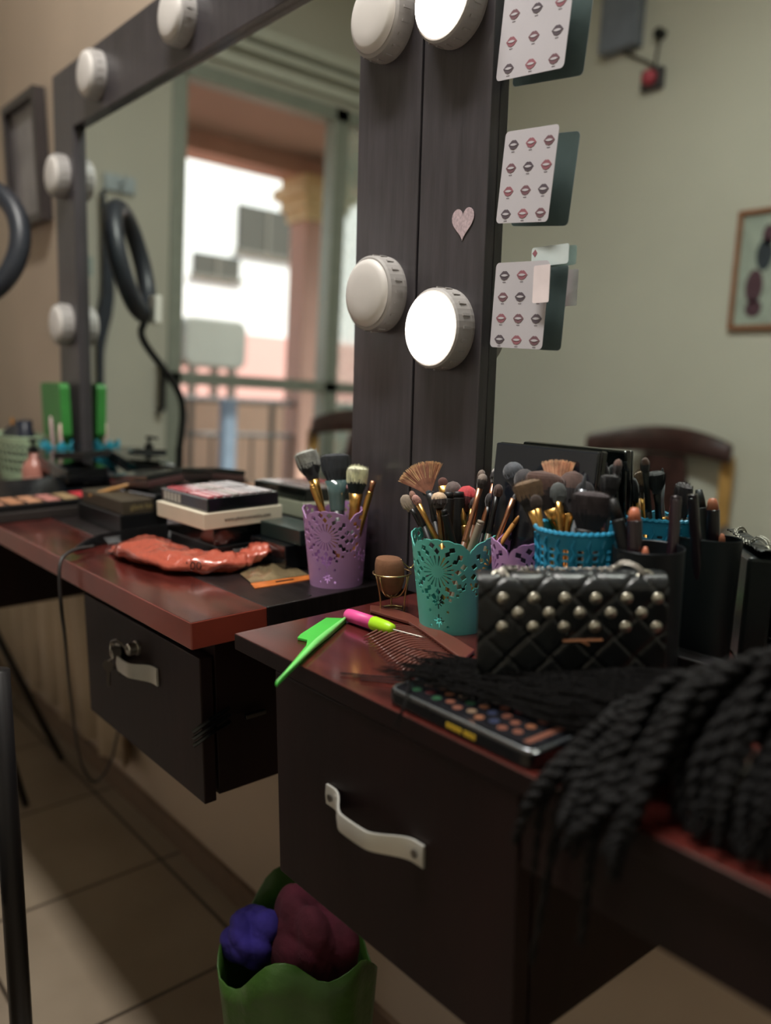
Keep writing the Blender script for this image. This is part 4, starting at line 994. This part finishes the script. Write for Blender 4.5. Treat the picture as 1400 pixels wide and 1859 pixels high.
text_mesh('print', 'www.pbeiccosmetics.com', .0075, mat('dark_print', (70, 64, 60), .5), k3, frameM(Vector((.0794, .006, .012)), Vector((0, 1, 0)), Vector((0, 0, 1)), Vector((1, 0, 0))))
k4 = thing('lipstick_palette', 'black lipstick palette with slanted pink and mauve slots, on top of the white box', 'palette', (-1.182, .633, CT + .0764))
obj('tray', BX(-.078, .076, -.060, .060, 0, .020), BLKG, k4, bevel=.0015)
lcs = [(205, 60, 80), (190, 70, 88), (176, 120, 130), (150, 130, 120), (186, 160, 160), (170, 150, 156), (150, 140, 146), (176, 166, 170)]
for i, c in enumerate(lcs):
    for j in range(2):
        y = -.049 + i * .014; x = -.0375 + j * .072
        obj('lipstick_slot', BX(x - .032, x + .032, y - .005, y + .005, .0201, .0215), mat('lip_slot_%d' % i, c, .25, coat=.6, var=.08), k4)
bm = bmesh.new()
for i in range(5): box(bm, -.066 + i * .012, -.059 + i * .012, -.0610, -.0601, .004, .016)
obj('edge_pattern', bm, mat('silver_print', (190, 188, 180), .3), k4)
# second box behind to the right
k5 = cbox('cosmetics_box', 'dark box pile end just left of the lilac cup', 'box', -1.095, -1.00, .635, .695, CT + .0006, .036, BLKG, GP, .0)
k6 = cbox('cosmetics_box', 'dark green flat box against the mirror, left of the lilac cup', 'box', -1.09, -.985, .650, .698, CT + .037, .022, mat('dark_green_box', (30, 46, 44), .3, coat=.4), None, .0)
# brown boxes pile left of the white box
k7 = cbox('cosmetics_box', 'black box on the counter beneath the brown box', 'box', -1.60, -1.40, .56, .66, CT + .0006, .032, BLK, GP)
k8 = cbox('cosmetics_box', 'olive-brown box with faded gold lettering, left of the white box', 'box', -1.59, -1.40, .565, .655, CT + .033, .024, mat('olive_brown_box', (62, 54, 42), .5), GP)
text_mesh('print', 'glam beauty', .013, mat('faded_gold', (140, 124, 82), .5), k8, frameM(Vector((.0953, 0, .012)), Vector((0, 1, 0)), Vector((0, 0, 1)), Vector((1, 0, 0))))
bpx = atd(256, 878, 1.62); bqx = atd(180, 899, 1.62)
t = thing('makeup_brush', 'wooden-handled brush lying on the olive-brown box', 'makeup brush', (-1.52, .60, CT + .062), rot=(bpx - bqx).to_track_quat('Z', 'Y'))
bm = bmesh.new(); lathe(bm, [(0, -.05), (.0035, -.045), (.0042, .0), (.003, .045), (0, .048)], 12); obj('handle', bm, mat('tan_wood', (168, 124, 74), .4), t, smooth=True)
bm = bmesh.new(); lathe(bm, [(.003, .045), (.0045, .05), (.0045, .06), (0, .062)], 12); obj('ferrule', bm, SATIN, t, smooth=True)
o = tag(obj('tissue', pillow([(0, 0, 0), (.04, .02, .0), (.07, .03, 0)], [.012, .022, .014], [.012, .02, .012], crinkle=.002), mat('white_tissue', (206, 208, 204), .8)), 'crumpled white tissue behind the olive-brown box', 'tissue'); o.location = (-1.53, .665, CT + .035)
bm = BX(-.07, .07, -.03, .03, 0, .033)
o = tag(obj('cosmetics_box', bm, BLK, bevel=.001), 'low black box behind the crumpled tissue by the mirror', 'box', GP); o.location = (-1.50, .672, CT + .0006)
# open eyeshadow palette
PANS = [(170, 120, 96), (176, 124, 92), (184, 134, 104), (176, 116, 108), (150, 124, 90), (186, 52, 60), (120, 84, 70)]
pl = thing('eyeshadow_palette', 'open black eyeshadow palette with a row of tan pans, far left of the counter', 'palette', (-1.70, .52, CT + .0180), math.radians(90))
obj('tray', BX(-.11, .115, -.05, .05, 0, .012), BLK, pl, bevel=.002)
for i in range(6):
    for j in range(2):
        obj('pan', BX(-.100 + i * .034, -.074 + i * .034, -.044 + j * .045, -.006 + j * .045, .0121, .0135), mat('pan_%d' % i, PANS[i], .6, var=.15), pl)
bm = BX(-.11, .115, 0, .007, 0, .06); o = obj('lid', bm, BLKG, pl, bevel=.002); o.location = (0, .051, .008); o.rotation_euler = (-1.0, 0, 0)
o = cbox('cosmetics_box', 'flat dark box under the open eyeshadow palette', 'box', -1.77, -1.635, .425, .63, CT + .0006, .017, mat('dark_brown_box', (40, 34, 32), .5), GP)
# dark palettes heaped by the mirror's left post
ZT = CT + .0006
def tilted(name, label, x, y, z, w_, d_, h_, rz, rx, ry, m):
    t = thing(name, label, 'palette', (x, y, z), group='dark palettes heaped by the left mirror'); t.rotation_euler = (rx, ry, rz)
    obj('case', BX(-w_ / 2, w_ / 2, -d_ / 2, d_ / 2, 0, h_ * .55), m, t, bevel=.002)
    obj('lid', BX(-w_ / 2, w_ / 2, -d_ / 2, d_ / 2, h_ * .57, h_), BLKG, t, bevel=.002); return t
tilted('makeup_palette', 'thick black palette at the bottom of the heap by the left mirror post', -1.90, .638, ZT + .002, .20, .10, .044, .1, 0, 0, BLK)
tilted('makeup_palette', 'black palette tilted on the heap, leaning down to the right', -1.87, .635, ZT + .058, .22, .09, .028, .05, .0, .12, BLKG)
tilted('makeup_palette', 'small dark palette topmost on the heap before the mirror post', -1.80, .645, ZT + .092, .10, .07, .014, .3, 0, -.06, BLKM)
tilted('makeup_palette', 'wide black palette with reddish lid propped against the left mirror glass', -1.50, .655, ZT + .068, .17, .07, .022, 0, .1, -.10, mat('dull_maroon_box', (66, 40, 40), .4))
tilted('makeup_palette', 'black palette under the reddish-lidded one', -1.48, .655, ZT + .035, .18, .08, .026, .06, 0, -.03, BLK)
# basket, bottle, cups at far left
bk = thing('plastic_basket', 'pale green plastic basket with square holes, far left of the counter', 'basket', (-2.27, .655, ZT))
def bfield(u, v):
    per = 2 * PI / 28; du = ((u % per) - per / 2) * .085; z = v % .020 - .010
    if .02 < v < .092: return max(-1, min(1, -min(.0062 - abs(du), .0072 - abs(z)) * 300))
    return 1
o = obj('basket_wall', shell(bfield, .075, .095, .112, 168, 56), mat('pale_sage_plastic', (176, 200, 166), .5), bk, smooth=True, solid=.003)
o.scale = (1.5, .52, 1)
bm = bmesh.new(); lathe(bm, [(0, 0), (.074, 0), (.074, .003), (0, .003)], 40, sx=1.5, sy=.52); obj('base', bm, MATS['pale_sage_plastic'], bk)
bp_ = onz(62, 888, CT + .045)
pbz = CT + .0
bo = thing('pump_bottle', 'pink-brown pump bottle standing in front of the pale green basket', 'bottle', (-1.925, .585, ZT))
bm = bmesh.new(); lathe(bm, [(0, 0), (.025, 0), (.027, .004), (.027, .062), (.022, .074), (.010, .086), (.009, .098), (0, .098)], 28); obj('bottle', bm, mat('pink_lotion', (170, 112, 100), .3, var=.08), bo, smooth=True)
bm = bmesh.new(); lathe(bm, [(.0272, .012), (.0274, .013), (.0274, .045), (.0272, .046)], 28); obj('label_band', bm, mat('label_pink', (196, 150, 136), .5), bo, smooth=True)
bm = bmesh.new(); lathe(bm, [(0, .098), (.011, .098), (.011, .108), (.004, .110), (.004, .120), (.009, .121), (.009, .127), (0, .128)], 20); tube(bm, [(0, 0, .124), (.02, -.012, .123)], .003, 6); obj('pump', bm, BLK, bo)
cu = thing('pencil_cup', 'teal cup with a jagged rim beside the left mirror post', 'cup', (-2.005, .662, ZT))
def zig(u, v): 
    top = .098 + .016 * (abs(((u * 7 / (2 * PI)) % 1) - .5) * 2) - v
    return max(-1, min(1, top * 200))
obj('cup_wall', shell(zig, .026, .036, .115, 84, 46), mat('deep_teal_plastic', (42, 150, 176), .45), cu, smooth=True, solid=.002)
bm = bmesh.new(); lathe(bm, [(0, 0), (.026, 0), (.026, .002), (0, .002)], 30); obj('base', bm, MATS['deep_teal_plastic'], cu)
for i, (dx, dy, hh, c) in enumerate(((.010, .004, .150, (206, 176, 168)), (-.014, .0, .165, (186, 160, 160)))):
    t = thing('cosmetic_pencil', ['pale pink pencil right of centre in the teal jagged cup', 'greyish pink tall stick leaning left in the teal jagged cup'][i], 'pencil', (-2.005 + dx, .662 + dy, ZT + .003)); t.rotation_euler = (.0, .06 if i == 0 else -.10, 0)
    bm = bmesh.new(); lathe(bm, [(0, 0), (.005, 0), (.005, hh - .02), (.002, hh), (0, hh)], 12); obj('barrel', bm, mat('pinkish_stick_%d' % i, c, .5), t, smooth=True)
gb = thing('green_folder', 'bright green plastic box standing behind the teal jagged cup', 'box', (-2.02, .700 - .005, ZT + .12))
a = ony(80, 703, .66); b = ony(130, 790, .66)
bm = bmesh.new(); prism(bm, rrect(.13, .125, .012), 0, .022, M=Matrix.Rotation(PI / 2, 4, 'X')); gb.location = (-2.045, .690, ZT + .1175 + .125 / 2)
obj('shell', bm, mat('bright_green_plastic', (52, 128, 54), .45, var=.1), gb)
obj('foot', BX(-.05, .05, -.02, -.002, -.1798, -.0625), MATS['bright_green_plastic'], gb)
pu = tag(obj('cosmetics_pouch', pillow([(-.09, 0, 0), (-.03, .002, 0), (.04, .0, 0)], [.026, .034, .024], [.10, .13, .10], n=24, m=20, crinkle=.003), mat('charcoal_pouch', (52, 54, 56), .7), smooth=True), 'dark grey soft pouch sticking out of the pale green basket', 'pouch'); pu.location = (-2.27, .655, ZT + .004)
bt = thing('cosmetics_jar', 'dark blue-black jar in the pale green basket', 'jar', (-2.21, .655, ZT + .0035))
bm = bmesh.new(); lathe(bm, [(0, 0), (.022, 0), (.022, .115), (.018, .12), (.018, .145), (0, .146)], 24); obj('body', bm, mat('navy_plastic', (36, 42, 56), .4), bt, smooth=True)
bm = bmesh.new(); tube(bm, [(-2.33, .650, ZT + .01), (-2.30, .652, ZT + .10), (-2.235 - .06, .650, ZT + .15)], .004, 8)
tag(obj('orange_stick', bm, mat('orange_wood', (206, 140, 60), .5)), 'thin orange stick leaning in the pale green basket', 'stick')
# black hair tuft with power cord
tf = thing('hair_tuft', 'black tuft of hair extension lying behind the orange wipes packet', 'hair extensions', tuple(onz(240, 985, CT)))
bm = bmesh.new(); RH = random.Random(4)
pe = [onz(x, y, CT) - tf.location for x, y in ((142, 1000), (175, 990), (240, 985), (330, 975), (350, 985))]
for i in range(300):
    s = RH.uniform(-1, 1); u = RH.uniform(0, 1)
    pts = []
    for k, p in enumerate(pe):
        wd = (.008, .018, .026, .026, .014)[k]; hh = (.006, .014, .022, .024, .014)[k]
        pts.append(p + Vector((.25 * wd * s, wd * s, .001 + hh * u * (1 - s * s * .8))))
    tube(bm, bez(pts, 10), [.0004] + [.0010] * 9 + [.0006], 3, cap=False)
o = obj('strands', bm, mat('black_hair', (26, 27, 30), .4, var=.3), tf); o['kind'] = 'stuff'
cpts = [(-1.30, .475, CT + .008), (-1.285, .440, CT + .010), (-1.262, .412, CT + .002), (-1.255, .405, CT - .03), (-1.262, .408, CT - .08), tuple(ony(118, 1160, .43)), tuple(ony(128, 1260, .50)), tuple(ony(146, 1380, .58)), tuple(ony(172, 1420, .62)), tuple(ony(200, 1385, .64)), tuple(ony(215, 1325, .66)), tuple(ony(222, 1290, .68))]
bm = bmesh.new(); tube(bm, bez(cpts, 90), .0028, 8)
tag(obj('power_cord', bm, mat('cord_black', (44, 40, 40), .5), smooth=True), 'thin dark power cord looping down from the left counter edge', 'cord')

# ------------------------------------------------------------------ rubbish bag on the floor, chairs
tb0 = Vector((-.850, .548, 0))
tr = thing('waste_sack', 'open green plastic sack of cloths on the floor under the near cabinet', 'sack', tuple(tb0))
bm = bmesh.new(); rows = []
NR = 48
for j in range(12):
    v = j / 11; row = []
    for i in range(NR):
        a = 2 * PI * i / NR; r = (.082 + .022 * v) * (1 + .05 * math.sin(3 * a + 1) + .03 * math.sin(7 * a + v * 3) + .015 * math.sin(13 * a))
        z = .385 * v + (.028 * math.sin(2 * a + 2.6) + .014 * math.sin(5 * a) if j > 8 else 0) * (v - .72) / .28
        row.append(bm.verts.new((r * math.cos(a), r * math.sin(a) * .92, max(z, .0005))))
    rows.append(row)
for a, b in zip(rows, rows[1:]):
    for i in range(NR): bm.faces.new((a[i], a[(i + 1) % NR], b[(i + 1) % NR], b[i]))
bm.faces.new(rows[0][::-1])
obj('sack_wall', bm, mat('leaf_green_plastic', (52, 84, 30), .4, var=.2, scale=12, bump=.3, bscale=30), tr, smooth=True, solid=.002)
def cloth_lump(name, label, c, s, col, seed):
    bm = bmesh.new(); bmesh.ops.create_icosphere(bm, subdivisions=5, radius=1); RR = random.Random(seed); f = [Vector((RR.uniform(-1, 1), RR.uniform(-1, 1), RR.uniform(-1, 1))).normalized() * RR.uniform(1.2, 3.4) for _ in range(7)]; ph = [RR.uniform(0, 6) for _ in range(7)]
    for v in bm.verts:
        d = sum(abs(math.sin(v.co.dot(f[k]) + ph[k])) for k in range(7)) / 7
        v.co = Vector((v.co.x * s[0], v.co.y * s[1], v.co.z * s[2])) * (.35 + 1.0 * d)
    o = tag(obj(name, bm, mat('cloth_%d' % seed, col, .9, var=.25, scale=25, bump=.6, bscale=25), smooth=True), label, 'cloth'); o.location = c; return o
cloth_lump('crumpled_cloth', 'crumpled maroon cloth peaking highest in the green sack', tb0 + Vector((.012, .016, .378)), (.066, .050, .078), (78, 18, 38), 3)
cloth_lump('crumpled_cloth', 'crumpled violet-blue cloth at the left side of the green sack', tb0 + Vector((-.052, -.038, .375)), (.040, .040, .042), (50, 38, 130), 5)
# near dark metal chair at the lower left edge, mostly outside the frame
BM = mat('black_steel', (24, 22, 24), .45, .3, var=.1)
fc = thing('metal_chair', 'black steel chair standing at the left edge of the picture', 'chair', (-1.15, .02, 0), .0)
def tub(parent, pts, r, nm, m=BM):
    bm = bmesh.new(); tube(bm, [Vector(p) - Vector(parent.location) for p in pts], r, 10); return obj(nm, bm, m, parent, smooth=True)
A1 = atd(2, 1290, 1.02); A2 = atd(22, 1600, 1.06); v = (A2 - A1); A3 = A1 + v * ((0 - A1.z) / v.z)
RX = Vector((RT.x, RT.y, 0)); FX = Vector((-RT.y, RT.x, 0))
tub(fc, [A1 + Vector((0, 0, .05)), A2, A3 + Vector((0, 0, .012))], .0135, 'leg')
for dx, dy in ((-.38, 0), (-.38, -.34), (-.02, -.34)):
    o_ = RX * (dx - .03) + FX * dy
    tub(fc, [Vector((A2.x, A2.y, .44)) + o_, Vector((A3.x, A3.y, .012)) + o_], .0125, 'leg')
ce = Vector((A2.x, A2.y, 0)) + RX * (-.235) + FX * (-.17) - Vector((fc.location.x, fc.location.y, 0)); RZ = Matrix.Rotation(math.atan2(RX.y, RX.x), 4, 'Z')
bm = bmesh.new(); prism(bm, rrect(.40, .40, .05), .44, .475, M=Matrix.Translation(ce) @ RZ); obj('seat', bm, mat('dark_vinyl', (30, 26, 28), .4), fc, bevel=.006)
bm = bmesh.new(); prism(bm, rrect(.20, .38, .04), -.012, .012, M=Matrix.Translation(ce + FX * .17 + Vector((0, 0, .70))) @ RZ @ Matrix.Rotation(PI / 2, 4, 'X') @ Matrix.Rotation(PI / 2, 4, 'Z')); obj('backrest', bm, MATS['dark_vinyl'], fc, bevel=.006)
# ------------------------------------------------------------------ what the mirrors show: chairs, wall things, hanging bags
def armchair(label, pos, rz):
    t = thing('wooden_armchair', label, 'chair', pos, rz, 'carved dark wooden armchairs')
    DW = mat('carved_dark_wood', (56, 34, 32), .35, var=.5, scale=22, coat=.3); GW = mat('honey_wood', (172, 132, 76), .4, var=.15, scale=14)
    # crest rail: bowed, wide scroll
    bm = bmesh.new(); n = 30; rows = []
    for i in range(n + 1):
        s = -1 + 2 * i / n; x = .27 * s; y = .20 - .10 * s * s; z = .985 - .035 * s * s; hh = .034 + .016 * math.cos(s * PI / 2); th = .022
        rows.append([bm.verts.new((x, y - th, z - hh)), bm.verts.new((x, y + th, z - hh)), bm.verts.new((x, y + th, z + hh)), bm.verts.new((x, y - th, z + hh))])
    for a, b in zip(rows, rows[1:]):
        for k in range(4): bm.faces.new((a[k], b[k], b[(k + 1) % 4], a[(k + 1) % 4]))
    bm.faces.new(rows[0]); bm.faces.new(rows[-1][::-1]); obj('crest_rail', bm, DW, t, smooth=True, bevel=.01)
    bm = bmesh.new(); pr = [(-.085, .46), (.085, .46), (.07, .62), (.085, .72), (.10, .80), (.075, .93), (-.075, .93), (-.10, .80), (-.085, .72), (-.07, .62)]
    prism(bm, pr, -.012, .012, M=Matrix.Translation((0, .205, 0)) @ Matrix.Rotation(PI / 2, 4, 'X')); obj('splat', bm, DW, t, bevel=.004)
    for s in (-1, 1):
        bm = bmesh.new(); box(bm, s * .245 - .022, s * .245 + .022, .14, .18, .44, .94); obj('back_post', bm, GW, t, bevel=.006)
        for y in (-.21, .17):
            bm = bmesh.new(); box(bm, s * .235 - .022, s * .235 + .022, y - .02, y + .02, 0, .43); obj('leg', bm, DW, t, bevel=.005)
        bm = bmesh.new(); tube(bm, bez([(s * .26, .16, .68), (s * .28, 0, .68), (s * .27, -.20, .66)], 10), .018, 8); tube(bm, [(s * .265, -.18, .46), (s * .27, -.18, .665)], .015, 8); obj('armrest', bm, DW, t, smooth=True)
    bm = bmesh.new(); prism(bm, rrect(.52, .48, .05), .43, .48); obj('seat', bm, mat('brown_leather_seat', (74, 46, 38), .4), t, bevel=.01)
    return t
p = (m_ony(1070, 790, -1.36) + m_ony(1325, 790, -1.36)) / 2
armchair('carved dark armchair reflected in the right mirror behind the brushes', (p.x + .05, -1.24, 0), PI - .25)
p = m_onx(640, 790, -2.6)
armchair('carved dark armchair by the balcony door, reflected beside the mirror post', (-2.72, p.y - .24, 0), PI * .5 + .35)
# framed print on the opposite wall
a = m_ony(1322, 600, -1.49); b = m_ony(1348, 384, -1.49)
pw, pz0, pz1 = .34, a.z, b.z
pt = thing('picture_frame', 'copper-framed print of dark figures reflected at the right edge', 'picture', (a.x + pw / 2, -1.499, pz0)); Hh = pz1 - pz0
CF = mat('copper_frame', (150, 104, 78), .4, .4)
for v_ in ((-pw / 2, -pw / 2 + .016, 0, .02, 0, Hh), (pw / 2 - .016, pw / 2, 0, .02, 0, Hh), (-pw / 2 + .016, pw / 2 - .016, 0, .02, 0, .016), (-pw / 2 + .016, pw / 2 - .016, 0, .02, Hh - .016, Hh)): obj('frame_side', BX(*v_), CF, pt)
bm = bmesh.new(); box(bm, -pw / 2 + .016, pw / 2 - .016, 0.001, .008, .016, Hh - .016)
def blobp(cx, cz, rx, rz_, mi):
    M = Matrix.Translation((cx, .0082, cz)) @ Matrix.Rotation(-PI / 2, 4, 'X')
    prism(bm, [(rx * math.cos(k * PI / 8), rz_ * math.sin(k * PI / 8)) for k in range(16)], -.0001, .0014, mi, M)
cxx = -pw / 2 + .085
blobp(cxx + .03, Hh * .78, .022, .035, 1); blobp(cxx + .022, Hh * .62, .030, .055, 2); blobp(cxx - .005, Hh * .36, .032, .06, 1); blobp(cxx, Hh * .18, .030, .03, 1); blobp(cxx + .10, Hh * .5, .03, .12, 2)
obj('print', bm, None, pt, mats=[mat('print_ground', (156, 166, 156), .4), mat('print_plum', (78, 52, 62), .5), mat('print_dark', (44, 52, 60), .5)])
# wall light switch box with cables and red socket
a = m_ony(1110, -30, -1.49); b = m_ony(1165, 85, -1.49)
tg = thing('meter_box', 'grey box high on the wall reflected at the top of the right mirror', 'electrical box', ((a.x + b.x) / 2, -1.499, b.z))
obj('body', BX(-abs(b.x - a.x) / 2, abs(b.x - a.x) / 2, 0, .06, 0, max(.1, a.z - b.z)), mat('grey_blue_plastic', (112, 118, 130), .5), tg, bevel=.006)
c = m_ony(1187, 145, -1.49); e = m_ony(1200, 62, -1.49); f0 = m_ony(1118, 78, -1.49)
al = thing('alarm_siren', 'small red siren with two cables reflected high in the right mirror', 'siren', (c.x, -1.499, c.z))
obj('housing', BX(-.045, .045, 0, .03, -.038, .038), mat('dark_grey_plastic', (64, 60, 64), .5), al, bevel=.004)
bm = bmesh.new(); lathe(bm, [(0, .03), (.030, .03), (.028, .05), (.018, .062), (0, .065)], 20, Matrix.Rotation(-PI / 2, 4, 'X')); obj('red_dome', bm, mat('red_plastic', (170, 62, 78), .35), al, smooth=True)
bm = bmesh.new(); tube(bm, bez([(f0.x - c.x, .01, f0.z - c.z), (f0.x - c.x + .05, .012, f0.z - c.z - .05), (-.03, .012, .07), (0, .012, .038)], 16), .005, 6); tube(bm, [(e.x - c.x, .012, e.z - c.z), (0, .012, .04)], .005, 6); obj('cable', bm, BLK, al)
bm = bmesh.new(); lathe(bm, [(0, 0), (.02, 0), (.02, .03), (0, .03)], 16, Matrix.Translation((e.x - c.x, .0, e.z - c.z)) @ Matrix.Rotation(-PI / 2, 4, 'X')); obj('plug', bm, BLK, al)
# bags hanging on hooks on the left wall, beside the door
hk = thing('wall_hook', 'pale wall hook carrying the slim dark bag, reflected in the left mirror', 'hook', (XL, m_onx(215, 335, XL).y, m_onx(215, 335, XL).z))
bm = bmesh.new(); box(bm, 0, .02, -.06, .06, -.03, .03); tube(bm, [(.02, 0, 0), (.06, 0, -.01), (.07, 0, .02)], .006, 8); obj('plate', bm, mat('pale_blue_grey', (168, 180, 186), .5), hk, bevel=.003)
def strap(parent, px, w_, x, nm, m):
    pts = bez([m_onx(a, b, x) for a, b in px], 30); bm = bmesh.new(); prev = None
    for i, p_ in enumerate(pts):
        t_ = i / 30; k = t_ * (len(w_) - 1); j = min(int(k), len(w_) - 2); ww = w_[j] + (w_[j + 1] - w_[j]) * (k - j)
        d_ = (pts[min(i + 1, 30)] - pts[max(i - 1, 0)]).normalized(); s_ = Vector((1, 0, 0)).cross(d_).normalized() * ww; th = Vector((.012, 0, 0))
        row = [bm.verts.new(p_ + o_ - parent.location) for o_ in (s_ - th, -s_ - th, -s_ + th, s_ + th)]
        if prev:
            for q_ in range(4): bm.faces.new((prev[q_], prev[(q_ + 1) % 4], row[(q_ + 1) % 4], row[q_]))
        else: bm.faces.new(row)
        prev = row
    bm.faces.new(prev[::-1]); return obj(nm, bm, m, parent, smooth=False)
NV = mat('navy_black_fabric', (34, 42, 54), .6, var=.2)
hx = XL + .05
t2 = thing('hanging_bag', 'slim dark bag strap hanging from the wall hook, reflected beside the mirror post', 'bag', tuple(m_onx(180, 500, hx)))
strap(t2, [(186, 345), (190, 420), (196, 520), (190, 570), (182, 640), (184, 760)], [.006, .010, .022, .026, .012, .008], hx - .01, 'strap', NV)
strap(t2, [(152, 465), (152, 500)], [.03, .03], hx + .03, 'tag', mat('grey_sleeve', (150, 164, 160), .3))
# unseen glowing batten, added to go with the ceiling fill light
lf = thing('added_fill_lamp', 'unseen white ceiling batten added as fill light for the salon', 'lamp', (-.9, .22, ZC))
obj('housing', BX(-.52, .52, -.09, .09, -.035, -.0005), WHITE, lf)
obj('diffuser', BX(-.50, .50, -.08, .08, -.045, -.0355), mat('fill_lamp_diffuser', (255, 245, 225), .6, emis=((255, 240, 215), 2.0)), lf)
